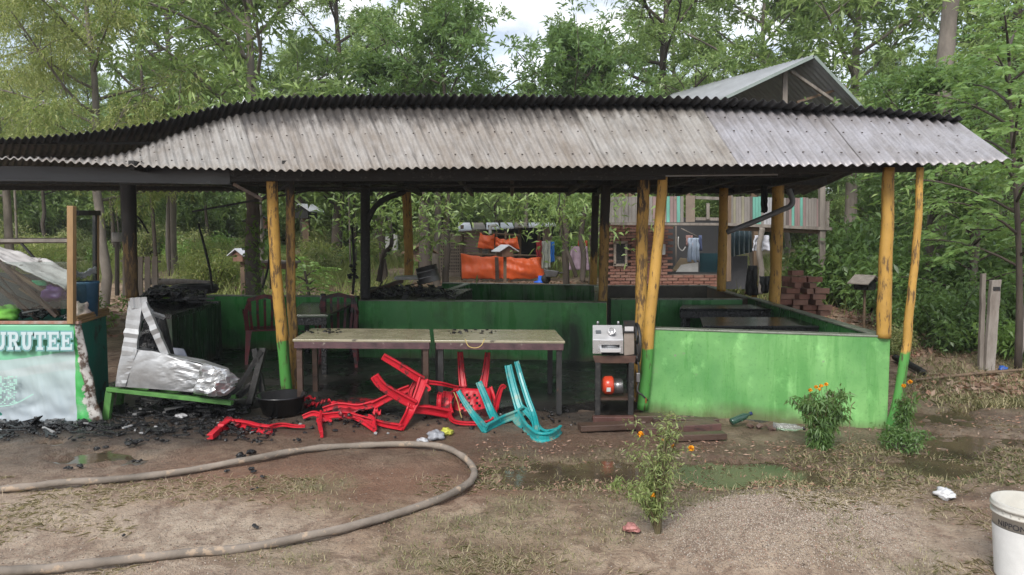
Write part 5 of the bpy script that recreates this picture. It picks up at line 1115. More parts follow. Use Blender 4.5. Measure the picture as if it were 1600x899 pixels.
MB().lathe(P(305, 458, 11.3), [(.2, 0), (.31, .0), (.35, .06), (.31, .13), (.2, .13), (.2, 0)], 28).build('tyre_ring', mat('rubber', (.03, .03, .032), rough=.6), ty)
# ================================================================== BRICK ROOM WITH BALCONY
YB = 15.6
bh = thing('brick_house', 'half-built red brick room under a weathered plank balcony with a gable roof', 'house', P(1120, 440, YB))
M_brick = mat('red_brick', (.25, .115, .085), (.16, .08, .06), 1.5, .85, .5, spots=(.34, .22, .17), spotscale=9, spotlo=.62)
M_brick2 = mat('pale_red_brick', (.32, .17, .13), (.13, .085, .06), 1.5, .85, .5)
M_mort = mat('mortar', (.20, .16, .13), (.13, .10, .085), 9, .9)
bme = MB(); bme.box((0, 0, 0), (.208, .10, .05)); bmesh_o = bme.build('brick', M_brick, bh); BM1 = bmesh_o.data; bpy.data.objects.remove(bmesh_o)
org = origin[bh.name]
for v_ in BM1.vertices: v_.co += org
BM2 = BM1.copy(); BM2.materials.clear(); BM2.materials.append(M_brick2)
def brick(pos, rz=0, parent=bh, tilt=0):
    o = link(bpy.data.objects.new('brick', BM1 if random.random() < .7 else BM2)); 
    if parent: o.parent = parent; pos = Vector(pos)-origin[parent.name]
    o.location = pos; o.rotation_euler = (tilt, 0, rz); return o
wl = P(945, 440, YB).x; wr = P(1037, 440, YB).x; zb0 = P(1000, 446, YB).z; zb1 = P(1000, 347, YB).z; wr2 = P(1122, 440, YB).x; zlow = P(1060, 429, YB).z
MB().hexa([Vector((wl, YB+.035, -.1)), Vector((wr2, YB+.035, -.1)), Vector((wr2, YB+.13, -.1)), Vector((wl, YB+.13, -.1)), Vector((wl, YB+.035, zlow)), Vector((wr2, YB+.035, zlow)), Vector((wr2, YB+.13, zlow)), Vector((wl, YB+.13, zlow))]).build('wall_core', M_mort, bh)
MB().hexa([Vector((wl, YB+.035, zlow)), Vector((wr, YB+.035, zlow)), Vector((wr, YB+.13, zlow)), Vector((wl, YB+.13, zlow)), Vector((wl, YB+.035, zb1)), Vector((wr, YB+.035, zb1)), Vector((wr, YB+.13, zb1)), Vector((wl, YB+.13, zb1))]).build('wall_core', M_mort, bh)
wx0, wx1, wz0, wz1 = P(962, 415, YB).x, P(975, 415, YB).x, P(968, 414, YB).z, P(968, 379, YB).z
nb = 0; z = zb0; row = 0
while z < zb1 and nb < 290:
    x = wl+.104*(row % 2); xe = wr if z > zlow else wr2
    while x < xe and nb < 290:
        if not (wx0-.1 < x+.1 < wx1+.12 and wz0-.04 < z < wz1+.04):
            brick((x+.104+random.uniform(-.006, .006), YB+random.uniform(-.008, .010), z+random.uniform(-.003, .003)), random.uniform(-.02, .02)); nb += 1
        x += .222
    z += .064; row += 1
wf = MB(); 
for a_, b_ in (((wx0-.03, wz0), (wx0-.03, wz1)), ((wx1+.03, wz0), (wx1+.03, wz1)), ((wx0-.06, wz0), (wx1+.06, wz0)), ((wx0-.06, wz1), (wx1+.06, wz1))): wf.beam((a_[0], YB-.07, a_[1]), (b_[0], YB-.07, b_[1]), .05, .05)
win = MB().box(((wx0+wx1)/2, YB-.035, (wz0+wz1)/2), (wx1-wx0+.1, .09, wz1-wz0+.04)).build('window', M_soot, bh); o = wf.build('frame', mat('pale_frame', (.36, .30, .25), (.25, .2, .16), 6, .7), win)
# dark room behind the low brick wall
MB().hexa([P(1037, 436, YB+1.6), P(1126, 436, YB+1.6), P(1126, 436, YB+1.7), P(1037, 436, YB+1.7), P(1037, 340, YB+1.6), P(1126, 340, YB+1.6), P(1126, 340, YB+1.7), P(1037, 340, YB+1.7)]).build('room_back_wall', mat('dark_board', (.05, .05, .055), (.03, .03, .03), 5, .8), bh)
MB().hexa([P(1036, 436, YB+.15), P(1039, 436, YB+.15), P(1039, 436, YB+1.7), P(1036, 436, YB+1.7), P(1036, 346, YB+.15), P(1039, 346, YB+.15), P(1039, 346, YB+1.7), P(1036, 346, YB+1.7)]).build('room_side_wall', M_mort, bh)
MB().beam(P(1056, 424, YB+.6), P(1056, 352, YB+.6), .03, .03).build('grey_door_edge', M_woodg, bh)
MB().hexa([P(1093, 426, YB+.4), P(1122, 426, YB+.4), P(1122, 426, YB+.8), P(1093, 426, YB+.8), P(1093, 396, YB+.4), P(1122, 396, YB+.4), P(1122, 396, YB+.8), P(1093, 396, YB+.8)]).build('teal_cabinet', mat('dark_teal_board', (.01, .06, .08), (.008, .045, .06), 4, .5), bh)
MB().hexa([P(1134, 452, YB+.3), P(1168, 452, YB+.3), P(1168, 452, YB+.4), P(1134, 452, YB+.4), P(1137, 400, YB+.3), P(1168, 400, YB+.3), P(1168, 400, YB+.4), P(1137, 400, YB+.4)]).build('grey_panel', mat('slate_panel', (.09, .09, .10), (.06, .06, .07), 4, .7), bh)
# balcony planks
YK = 14.9; cols = dict(g=(.26, .235, .215), p=(.30, .21, .20), t=(.16, .42, .34), d=(.15, .12, .11), w=(.42, .42, .44), y=(.30, .28, .20))
PMt = {k: mat('balcony_plank_'+n_, c_, tuple(q*.62 for q in c_), 7, .85, .6, stretch=(1, 1, .2)) for (k, c_), n_ in zip(cols.items(), ('grey', 'pinkish', 'mint', 'dark', 'whitish', 'mossy'))}
MB().beam(P(952, 350, YK+.1), P(1134, 351, YK+.1), .5, .05).build('floor_edge', M_woodg, bh); MB().beam(P(1134, 351, YK+.1), P(1292, 358, YK+.1), .5, .06).build('floor_edge', M_woodg, bh)
MB().beam(P(1134, 356, YK), P(1290, 362, YK), .07, .10).build('floor_joist', M_wood, bh)
seq1 = 'gggggggggggpgpppptpptg'; x = 952; pxs = []
for k, ch in enumerate(seq1):
    w_ = 5.4; MB().beam(P(x, 347.5-.0*k, YK+random.uniform(-.012, .012)), P(x, 308-k*.05, YK), w_/F*YK*.90, .02, (0, 1, 0)).build('balcony_plank', PMt[ch], bh); x += w_
MB().beam(P(1078.5, 347, YK-.03), P(1078.5, 306, YK-.03), .18, .03, (0, 1, 0)).build('balcony_plank', mat('plywood', (.24, .19, .15), (.17, .13, .1), 4, .8), bh)
MB().beam(P(1086, 309, YK), P(1136, 311, YK), .07, .06).build('balcony_rail', M_woodg, bh); MB().beam(P(1086, 342, YK+.05), P(1136, 343, YK+.05), .06, .06).build('balcony_rail', M_woodg, bh)
MB().beam(P(1106, 343, YK), P(1106, 318, YK), .06, .05, (0, 1, 0)).build('rail_post', M_woodg, bh)
seq2 = 'gyggyggdtttgwwwwgyggdptpptpggggpgg'; x = 1141; n_ = len(seq2)
for k, ch in enumerate(seq2):
    w_ = (1289-1141)/n_; MB().beam(P(x+w_/2, 351+k*.11, YK+random.uniform(-.015, .015)), P(x+w_/2, 307+random.uniform(-1, 1)+k*.1, YK), w_/F*YK*.90, .02, (0, 1, 0)).build('balcony_plank', PMt[ch], bh); x += w_
MB().beam(P(1141, 315, YK+.05), P(1290, 318, YK+.05), .05, .04).build('balcony_rail', M_wood, bh); MB().beam(P(1141, 342, YK+.05), P(1290, 348, YK+.05), .05, .04).build('balcony_rail', M_wood, bh)
MB().beam(P(1290, 356, YK+.1), P(1291, 315, YK+.1), .12, .05, (0, 1, 0)).build('balcony_plank', M_woodg, bh)
for (x_, y0, y1, Y_, w) in ((1284, 270, 436, YK-.06, .11), (1138, 300, 440, YK, .09), (972, 240, 348, YK+1.6, .2), (986, 240, 348, YK+1.5, .12), (1075, 240, 308, YK+.8, .08), (1140, 240, 310, YK+.6, .10), (1177, 240, 310, YK+1.4, .12), (1180, 345, 460, YK+1.5, .1)):
    MB().beam(P(x_, y1, Y_), P(x_, y0, Y_), w, w, (0, 1, 0)).build('house_post', M_woodg if x_ > 1200 or x_ == 1140 else M_wood, bh, bevel=.006)
# striped tarp/corrugated blue panel
me_ = MB(); me_.grid(lambda u, v: P(1141+u*34-v*1, 402-8*u-v*(42-6*u), YB-.1)+Vector((0, .03*math.sin(u*28), 0)), 60, 2, .006)
st_ = NT('blue_white_stripes'); wv = st_.math('SINE', st_.math('MULTIPLY', st_.sepz(st_.coord('Object'), 0), 62.)); st_.set('Base Color', st_.mix(st_.ramp(wv, [(.45, 0.), (.6, 1.)]), (.05, .09, .11), (.30, .38, .44))); st_.set('Roughness', .5)
me_.build('striped_panel', st_.m, bh)
# gable roof
YG = 14.6; apx = P(1271, 87, YG); el = P(1118, 158, YG); er = P(1352, 172, YG+.2); bk_v = Vector((-1.9, 3.9, -.0))
M_gr = mat('zinc_gable_roofing', (.33, .345, .36), (.24, .25, .26), 2, .5, .1, .1)
def gable(a, b, nm, s_):
    Ln = 36; n = Ln*4
    def f(u, v): return a.lerp(b, v)+bk_v*u+Vector((0, 0, .018*math.sin(u*Ln*6.28/1.0)))
    o = MB().grid(f, n, 3, .006).build(nm, M_gr, bh); return o
gable(apx, el, 'roof_slope', 1); gable(apx, er, 'roof_slope', -1)
MB().beam(apx+Vector((-.02, -.02, -.03)), el+Vector((0, -.02, -.03)), .03, .06).build('barge_board', mat('pale_green_trim', (.26, .31, .29), (.18, .22, .2), 5, .6), bh); MB().beam(apx+Vector((.02, -.02, -.03)), er+Vector((0, -.02, -.03)), .03, .06).build('barge_board', bpy.data.materials['pale_green_trim'], bh)
for a, b, w, Y_ in (((1227, 108), (1226, 175), .09, YG+.3), ((1236, 112), (1312, 165), .09, YG+.25), ((1245, 160), (1322, 136), .06, YG+.4), ((1130, 172), (1345, 176), .10, YG+.3)): MB().beam(P(*a, Y_), P(*b, Y_), w, .05).build('roof_truss_member', M_woodg if w > .07 else M_wood, bh)
# things hung and kept in the room
o = MB().hexa([P(1048, 425, YB+.3), P(1062, 404, YB+.3), P(1063, 403, YB+.7), P(1049, 424, YB+.7), P(1054, 424, YB+.25), P(1092, 407, YB+.25), P(1092, 406, YB+.7), P(1056, 424, YB+.7)]).build('cardboard_box', mat('cardboard', (.36, .28, .18), (.25, .19, .12), 5, .8), org=P(1060, 420, YB)); tag(o, 'open cardboard box on the low brick wall', 'box')
o = MB().hexa([P(1056, 425, YB+.2), P(1091, 425, YB+.2), P(1091, 425, YB+.5), P(1056, 425, YB+.5), P(1064, 414, YB+.2), P(1091, 410, YB+.2), P(1091, 410, YB+.5), P(1064, 414, YB+.5)]).build('white_box', M_white, org=P(1075, 425, YB)); tag(o, 'flat white box on the low brick wall', 'box')
cloth('hanging_shirt', 1084, 372, 409, .22, YB+.25, mat('pale_blue_cloth', (.42, .50, .62), (.3, .38, .5), 8, .8), 'pale blue garment hanging over the white box in the brick room', 'garment', 8, 1.2)
cloth('hanging_cloth', 1077, 368, 384, .14, YB+.3, mat('dusty_pink_cloth', (.40, .24, .22), (.28, .15, .14), 8, .8), 'dusty pink garment beside the pale blue one', 'garment', 9)
cloth('hanging_cloth', 1094, 368, 392, .07, YB+.35, mat('dark_blue_cloth', (.12, .16, .3), (.08, .1, .2), 8, .8), 'narrow dark blue cloth at the right of the pale blue garment', 'cloth', 10)
o = MB().tube([P(1064, 357, YB+.4), P(1090, 370, YB+.4)], .012, 6).build('hanging_stick', M_woodg, org=P(1064, 357, YB)); tag(o, 'clothes stick slanting in the dark brick room', 'stick')
o = MB().tube(catmull([P(1060, 370, YB+.5), P(1060, 385, YB+.5), P(1066, 392, YB+.5), P(1071, 386, YB+.5)], 5), .012, 6).build('white_hose', M_white, org=P(1060, 370, YB)); tag(o, 'thin white hose loop on the dark room wall', 'hose')
o = MB().box(P(1037, 390, YB-.1), (.06, .06, .22)).build('meter_box', M_white, org=P(1037, 390, YB)); tag(o, 'small white socket box on the edge of the brick wall', 'socket')
cloth('white_shirt', 1190, 368, 392, .26, 13.5, mat('white_shirt_cloth', (.55, .56, .62), (.4, .41, .46), 8, .8), 'white shirt hanging on a crooked post beside the grey panel', 'garment', 11, 1.3)
o = MB().tube(catmull([P(1188, 460, 13.4), P(1190, 420, 13.4), P(1186, 390, 13.4), P(1191, 356, 13.4)], 6), .05, 8, rough=.3).build('crooked_post', M_woodg, org=P(1188, 460, 13.4)); tag(o, 'crooked grey post with a shirt hung on it', 'post')
o = MB().tube([P(1179, 465, 12.6), P(1179, 430, 12.6)], .05, 9).build('yellow_stub', PM['full'], org=P(1179, 465, 12.6)); tag(o, 'short yellow stub post under the black cloth', 'post')
cloth('black_cloth', 1176, 415, 462, .16, 12.4, M_soot, 'black charred cloth hanging left of the short yellow stub', 'cloth', 13, 1.4)
cloth('black_cloth', 1196, 432, 458, .20, 12.3, mat('dark_cloth', (.05, .05, .05), (.02, .02, .02), 8, .7), 'dark bundle hanging right of the short yellow stub', 'cloth', 14, .5)
cloth('burnt_rag', 1194, 290, 332, .08, 9.0, M_soot, 'burnt rag hanging from the roof above the pipe', 'rag', 15, .6)
o = MB().tube(catmull([P(1136, 363, 9.2), P(1180, 346, 9.2), P(1222, 328, 9.1), P(1235, 322, 9.1), P(1238, 312, 9.1), P(1232, 296, 9.1)], 6), .034, 10).build('drain_pipe', mat('grey_pipe', (.16, .17, .18), (.09, .09, .1), 4, .5), org=P(1180, 346, 9.2)); tag(o, 'grey drain pipe slanting across the plank balcony', 'pipe')
# brick stack: loose bricks, each a thing
bcenter = P(1255, 480, 12.6); rr = random.Random(5); M_bo = Vector((0, 0, 0)); nbk = 0
for lay in range(13):
    zz = .06+lay*.082; shrink = lay*.035
    for r_ in range(2):
        k = 0; x = P(1180, 480, 10.8).x+max(0, shrink-.08)*1.6+rr.uniform(0, .08)
        while x < P(1302, 480, 10.8).x-shrink*.9:
            if rr.random() < .9 or lay < 2:
                o = link(bpy.data.objects.new('brick', BM1 if rr.random() < .6 else BM2)); o.location = (x+.1+rr.uniform(-.02, .02), 10.8+r_*.26+rr.uniform(-.03, .03), zz+rr.uniform(-.004, .004))
                o.rotation_euler = (0, 0, rr.choice((0, 0, math.pi/2, .3))+rr.uniform(-.15, .15)); o.scale = (1, 1, 1.5); nbk += 1
                tag(o, 'loose red brick in the rough stack right of the plank balcony', 'brick', 'loose red bricks in the stack')
            x += .225
# ================================================================== TREES
M_bark = mat('pale_grey_bark', (.22, .19, .16), (.10, .085, .07), 6, .9, .7, stretch=(1, 1, .4))
M_barkd = mat('dark_bark', (.09, .07, .055), (.04, .032, .026), 6, .9, .7, stretch=(1, 1, .4))
LA = leafmat('acacia_leaves', [(.085, .15, .05), (.14, .23, .07), (.20, .31, .095), (.31, .40, .14)], .42, .36)
LB = leafmat('feathery_leaves', [(.13, .19, .05), (.19, .26, .07), (.28, .33, .09), (.36, .36, .13)], .45, .5)
LC = leafmat('dark_leaves', [(.05, .10, .032), (.09, .165, .05), (.15, .25, .075)], .4, .42)
LD = leafmat('lime_leaves', [(.12, .24, .05), (.18, .32, .07), (.26, .40, .11)], .45, .4)
LE = leafmat('olive_leaves', [(.11, .17, .05), (.17, .23, .075), (.25, .30, .11), (.34, .31, .14)], .35, .5)
def skeleton(rng, h, lean, crown_r, lo, nprim, nsec, r0, topw=.75):
    """returns trunk tube specs and twig tips"""
    tubes = []; tips = []
    n = 12; tr = []; off = Vector((0, 0, 0))
    for i in range(n+1):
        t = i/n; off = off+Vector((rng.normal()*.05+lean[0]/n, rng.normal()*.05+lean[1]/n, 0)); tr.append(Vector((off.x, off.y, h*.93*t)))
    tubes.append((tr, [r0*(1-.85*i/n)+.008 for i in range(n+1)]))
    for k in range(nprim):
        t = lo+(1-lo)*(k+rng.random()*.8)/nprim; i = min(n-1, int(t*n)); base = tr[i].lerp(tr[i+1], t*n-i)
        env = crown_r*(math.sin(math.pi*min(1, (t-lo)/(1-lo)*.78+.22))**.7)*(1 if t < .8 else topw)
        az = k*2.4+rng.random()*1.2; L_ = env*rng.uniform(.75, 1.1); up = .25+.55*t
        p = [base]; d = Vector((math.cos(az), math.sin(az), up*rng.uniform(.5, 1.2))).normalized()
        for j in range(6):
            d = (d+Vector((rng.normal()*.13, rng.normal()*.13, rng.normal()*.08+.02))).normalized(); p.append(p[-1]+d*L_/6)
        rb_ = r0*.42*(1-.5*t); tubes.append((p, [rb_*(1-.8*j/6)+.004 for j in range(7)]))
        for q in range(nsec):
            j = 2+int(rng.random()*4.5); j = min(j, 6); b = p[j]; d2 = (d*.5+Vector((rng.normal()*.8, rng.normal()*.8, rng.normal()*.45+.15))).normalized(); l2 = L_*rng.uniform(.18, .42)
            m_ = b+d2*l2*.5+Vector((0, 0, .05)); e = b+d2*l2; tubes.append(([b, m_, e], [rb_*.35, rb_*.22, .004])); tips.append((e, d2)); 
            if rng.random() < .6: tips.append((m_, d2))
        tips.append((p[-1], d))
    tips.append((tr[-1], Vector((0, 0, 1))))
    return tubes, tips
def tree(seed, h, crown_r, lo=.3, nprim=16, nsec=7, r0=.14, leaf=(.17, .042), nleaf=52, cl=.38, lm=LA, bark=M_bark, droop=.25, flat=.75, lean=(0, 0), hang=0, upbias=.35, label='', group=None):
    rng = np.random.default_rng(seed)
    tubes, tips = skeleton(rng, h, lean, crown_r, lo, nprim, nsec, r0)
    root = thing('tree', label, 'tree', (0, 0, 0), group)
    mb = MB()
    for i, (pts, rr) in enumerate(tubes): mb.tube(pts, rr, 9 if i == 0 else 5, cap=False, rough=.15 if i == 0 else 0)
    mb.build('trunk', bark, root)
    C = []; D = []
    for (e, d) in tips:
        k = int(nleaf*rng.uniform(.6, 1.35)); s = cl*rng.uniform(.6, 1.25)
        # leaves gather on a few sprigs inside the clump
        ns_ = 6; sd_ = rng.normal(size=(ns_, 3)); sd_[:, 2] = sd_[:, 2]*.6+upbias; sd_ /= np.linalg.norm(sd_, axis=1, keepdims=True)
        which = rng.integers(0, ns_, k); t = rng.random(k)**.7
        c = np.array(e)[None]+sd_[which]*(t*s)[:, None]*np.array([1, 1, flat])[None]+rng.normal(size=(k, 3))*.03
        dd = sd_[which]*.8+rng.normal(size=(k, 3))*.55; dd[:, 2] += upbias*.6-hang*1.6
        if hang: c[:, 2] -= rng.random(k)*hang*s*2.2
        C.append(c); D.append(dd)
    C = np.concatenate(C); D = np.concatenate(D)
    V_, F_ = leaves_np(C, D, leaf[0], leaf[1], rng, droop)
    npmesh('crown', V_, F_, lm, root)
    return root
def put(root, px_, Y_, rz=0, s=1.0, sz=None, first=False, label=None, group=None):
    if not first: remember_once(root); o = copy_tree(root)
    else: o = root
    p = PZ(px_, Y_, gzd(Y_)-.05); o.location = p; o.rotation_euler = (0, 0, rz); o.scale = (s, s, sz or s)
    if label: o['label'] = label
    if group: o['group'] = group
    elif 'group' in o.keys() and not first and label: del o['group']
    return o
_done = set()
def remember_once(o):
    if o.name not in _done: _done.add(o.name); remember(o)
# prototypes
tA = tree(1, 9.0, 3.1, .28, 20, 8, .15, (.23, .058), 70, .55, label='broad acacia tree with long glossy leaves behind the left part of the roof')
put(tA, 400, 15.5, .4, 1.0, first=True)
tB = tree(2, 9.5, 2.0, .30, 17, 7, .12, (.19, .052), 66, .45, label='slender tree with thin trunks showing, left of the open patch of sky')
put(tB, 682, 19, 0, 1.0, first=True); tB.scale = (.85, .85, 1)
tC = tree(3, 10, 3.0, .22, 22, 8, .17, (.15, .042), 95, .50, lm=LA, bark=M_barkd, label='tall dense tree just right of the open patch of sky')
put(tC, 1035, 19.5, 0, 1.0, first=True)
tD = tree(4, 8.8, 2.3, .26, 24, 8, .10, (.085, .020), 190, .50, lm=LB, bark=M_bark, droop=.35, hang=.25, upbias=.1, label='feathery yellow-green drooping tree at the left')
put(tD, 165, 15, 0, 1.0, first=True)
tE = tree(5, 5.6, 2.0, .45, 16, 7, .08, (.16, .045), 60, .38, lm=LC, bark=M_barkd, label='low dark-leaved tree with branches hanging over the orange tarpaulins')
put(tE, 700, 17.6, 0, 1.0, 1.22, first=True)
put(tA, 1330, 19, 2.1, 1.15, label='large spreading tree behind the gable roof of the brick house')
put(tC, 1560, 16.0, 1.2, .95, 1.1, label='tall tree with a pale trunk rising at the right of the pavilion roof')
put(tA, 1180, 23, 4.0, 1.1, label='bright green tree left of the gable apex')
put(tC, 530, 23, 3.0, 1.05, label='dark tree between the broad acacia and the slender tree')
put(tD, 20, 18.5, 2.2, 1.05, label='feathery tree cut off by the left edge of the photo')
put(tA, 270, 22, 5.2, 1.1, label='tree filling the gap between the feathery tree and the broad acacia')
put(tB, 820, 27, 1.5, .72, label='short rounded tree under the open patch of sky')
put(tB, 940, 25, 2.9, .78, label='second rounded tree under the right edge of the sky patch')
put(tC, 1620, 17, 4.4, 1.0, label='dark tree cut off by the right edge of the photo')
put(tB, 1060, 25, 4.2, 1.05, label='slender tree behind the left eave of the gable roof')
put(tE, 880, 17.6, 2.0, 1.0, 1.15, label='low dark tree overhanging the cloths right of the tarpaulins')
put(tE, 600, 18.0, 4.0, 1.05, label='low crooked tree seen behind the yellow rear post')
put(tE, 930, 18.2, 5.0, 1.1, label='low dark tree behind the two charred posts on the middle wall')
put(tE, 1385, 15.5, 1.0, .58, label='dark bushy tree right of the brick stack')
put(tE, 1450, 12.0, 3.3, .8, label='dark bushy tree in the shade beyond the crooked outer post')
rngb = random.Random(3)
for k in range(34):
    px_ = -150+k*57+rngb.uniform(-15, 15); Y_ = rngb.uniform(28, 44); s = rngb.uniform(.75, 1.0)
    if 680 < px_ < 930: s = .5
    put(rngb.choice((tA, tB, tC, tC)), px_, Y_, rngb.uniform(0, 6), s, s*rngb.uniform(.85, 1.1), label='one of the far trees closing the view behind the clearing', group='far trees behind the clearing')
# trees for the low band of forest seen under the roof
for k in range(13):
    px_ = -80+k*136+rngb.uniform(-20, 20); Y_ = rngb.uniform(25, 31)
    if 640 < px_ < 900: Y_ += 4
    put(tE, px_, Y_, rngb.uniform(0, 6), rngb.uniform(.8, 1.15), label='one of the low dark trees along the back of the clearing', group='low trees along the back of the clearing')
# bare thin trunks of the young plantation
for k in range(26):
    px_ = rngb.uniform(-40, 1560); Y_ = rngb.uniform(17.5, 30); 
    if 660 < px_ < 920 or 940 < px_ < 1330: continue
    c = PZ(px_, Y_, gzd(Y_)-.1); hgt = rngb.uniform(3.5, 6); ln = rngb.uniform(-.3, .3)
    o = MB().tube(catmull([c, c+Vector((ln*.3, 0, hgt*.4)), c+Vector((ln, 0, hgt))], 4), [rngb.uniform(.025, .05)]*8+[.02], 6, rough=.15).build('thin_trunk', rngb.choice((M_bark, M_barkd)), org=c)
    tag(o, 'thin bare trunk in the young growth behind the stall', 'tree trunk', 'thin bare trunks behind the stall')
# named trunks
def trunk(pts, r0, r1, m, lab, vine=False):
    c = catmull([P(*q) for q in pts], 8); n_ = len(c); root = thing('tree', lab, 'tree', c[0])
    MB().tube(c, [r0+(r1-r0)*i/(n_-1) for i in range(n_)], 12, rough=.16).build('trunk', m, root)
    rng = np.random.default_rng(len(lab)); top = c[-1]
    nL = 900; C = np.array(top)[None]+rng.normal(size=(nL, 3))*np.array([.7, .6, .4]); D = rng.normal(size=(nL, 3)); V_, F_ = leaves_np(C, D, .16, .045, rng); npmesh('crown', V_-np.array(origin[root.name])[None], F_, LA, root)
    if vine:
        i_ = rng.integers(0, n_//2, 260); C = np.array([c[k] for k in i_])+rng.normal(size=(260, 3))*np.array([.11, .08, .05])+np.array([.08, -.12, 0]); V_, F_ = leaves_np(C, rng.normal(size=(260, 3)), .09, .05, rng); npmesh('vine', V_-np.array(origin[root.name])[None], F_, LD, root)
trunk([(397, 462, 11.6), (394, 400, 11.6), (396, 340, 11.6), (394, 290, 11.6), (398, 215, 11.8)], .12, .09, M_bark, 'thick grey trunk with a small vine behind the side wall', True)
trunk([(1456, 470, 12.5), (1462, 380, 12.6), (1470, 180, 12.8), (1480, 60, 13), (1490, -40, 13)], .16, .12, M_bark, 'pale thick trunk rising above the right end of the roof')
trunk([(665, 440, 16), (664, 380, 16), (662, 330, 16), (668, 290, 16)], .14, .10, M_barkd, 'dark upright trunk at the left edge of the woven bamboo wall')
trunk([(900, 432, 15.5), (893, 410, 15.4), (880, 375, 15.5), (872, 310, 15.5)], .045, .03, M_barkd, 'thin crooked trunk in front of the hanging cloths')
trunk([(910, 440, 15), (912, 400, 15), (908, 370, 15), (915, 320, 15)], .06, .05, M_barkd, 'knotty trunk under the mauve cloth')
trunk([(592, 440, 12.8), (600, 400, 12.8), (612, 380, 12.8), (608, 340, 12.9)], .05, .03, M_barkd, 'twisted small trunk between the charred post and the yellow rear post')
trunk([(1512, 520, 11), (1525, 400, 11.2), (1530, 300, 11.3)], .05, .03, M_bark, 'slim pale trunk behind the weathered fence posts')
# ------------------------------------------------------------------ pinnate-leaved sapling at the right
def frond_mesh(name, specs, lm, root, ll=.085, lw=.032, pairs=9, seed=0):
    """specs: (base, dir, length); pinnate leaves with paired leaflets"""
    rng = np.random.default_rng(seed); Cs = []; Ds = []; mb = MB()
    for b, d, L_ in specs:
        d = Vector(d).normalized(); sd_ = d.cross(Vector((0, 0, 1))); sd_ = sd_.normalized() if sd_.length > .01 else Vector((1, 0, 0))
        pts = []
        for j in range(pairs+1):
            t = j/pairs; p = Vector(b)+d*L_*t-Vector((0, 0, .30*L_*t*t)); pts.append(p)
            if j == 0: continue
            for s_ in (-1, 1):
                dv = sd_*s_+d*.45+Vector((0, 0, -.22)); Cs.append(p); Ds.append(dv)
        Cs.append(pts[-1]); Ds.append(d-Vector((0, 0, .5))); mb.tube(pts, .003, 3, False)
    V_, F_ = leaves_np(np.array([tuple(c) for c in Cs]), np.array([tuple(d) for d in Ds]), ll, lw, rng, .12)
    npmesh(name, V_-np.array(origin[root.name])[None] if True else V_, F_, lm, root); mb.build('leaf_stalks', lm, root)
def pinnate_tree(seed, base, h, rad, nbr, nf, lab, top_lo=.25, lm=LD, fl=.55, cat='tree', lean=(0, 0), ll=.10, lw=.036):
    rng = np.random.default_rng(seed); root = thing('sapling' if cat != 'tree' else 'tree', lab, cat, base); b0 = Vector(base); mb = MB(); specs = []
    tr = [b0+Vector((lean[0]*t+.04*math.sin(t*5), lean[1]*t, h*t)) for t in np.linspace(0, 1, 9)]; mb.tube(tr, [.045*(1-.7*i/8) for i in range(9)], 7)
    for k in range(nbr):
        t = top_lo+(1-top_lo)*k/nbr; i = min(7, int(t*8)); b = tr[i].lerp(tr[i+1], t*8-i); az = k*2.4+rng.random(); L_ = rad*rng.uniform(.6, 1.1)*(1.15-t*.6)
        d = Vector((math.cos(az), math.sin(az), .5+.5*t)); pts = [b+d*L_*u-Vector((0, 0, .35*L_*u*u)) for u in np.linspace(0, 1, 6)]; mb.tube(pts, [.015*(1-.7*j/5)+.003 for j in range(6)], 5)
        for j in range(nf):
            u = .25+.75*j/nf; p = b+d*L_*u-Vector((0, 0, .35*L_*u*u)); a2 = az+rng.normal()*1.0; specs.append((p, (math.cos(a2), math.sin(a2), .25+rng.normal()*.25), fl*rng.uniform(.7, 1.2)))
    mb.build('trunk', M_barkd, root); frond_mesh('crown', specs, lm, root, seed=seed, ll=ll, lw=lw)
    return root
LDr = leafmat('rosewood_leaves', [(.09, .19, .05), (.15, .27, .07), (.23, .36, .11)], .45, .36)
pinnate_tree(11, PZ(1590, 8.6, -.05), 3.9, 1.25, 22, 9, 'light green tree with feather-shaped leaves overhanging the right edge', .30, LDr, lean=(-.25, 0))
pinnate_tree(12, PZ(1510, 11.2, -.05), 2.9, 1.1, 18, 8, 'feather-leaved sapling behind the weathered fence posts', .2, LDr)
pinnate_tree(13, PZ(1690, 9.5, -.05), 4.6, 1.5, 20, 9, 'tall feather-leaved tree cut off by the right edge', .25, LDr)
pinnate_tree(14, PZ(1350, 19.5, .3), 3.2, 1.1, 12, 8, 'feather-leaved sapling beyond the brick stack', .2, LC)
pinnate_tree(15, PZ(480, 14.5, .1), 1.0, .5, 8, 6, 'small palm-like plant in the clearing behind the posts', .2, LD)
# ------------------------------------------------------------------ shrubs
def shrub(seed, w, h, n, lf, lm, lab, group=None, dense=1.0):
    rng = np.random.default_rng(seed); root = thing('shrub', lab, 'shrub', (0, 0, 0), group); mb = MB(); C = []; D = []
    for k in range(int(16*dense)):
        az = rng.random()*6.28; r_ = w*.5*rng.random()**.6; tip = Vector((math.cos(az)*r_, math.sin(az)*r_, h*rng.uniform(.45, 1.0)*(1-.35*(r_/(w*.5))))); b = Vector((tip.x*.15, tip.y*.15, 0))
        m_ = b.lerp(tip, .5)+Vector((0, 0, .1*h)); mb.tube([b, m_, tip], [.012, .009, .004], 4, False)
        kk = n//16; t = rng.random(kk)**.6
        c = np.array([tuple(b.lerp(m_, 2*u) if u < .5 else m_.lerp(tip, 2*u-1)) for u in t])+rng.normal(size=(kk, 3))*w*.07; C.append(c)
        d = rng.normal(size=(kk, 3)); d[:, 2] += .3; D.append(d)
    mb.build('stem', M_barkd, root); V_, F_ = leaves_np(np.concatenate(C), np.concatenate(D), lf[0], lf[1], rng, .3); npmesh('foliage', V_, F_, lm, root); return root
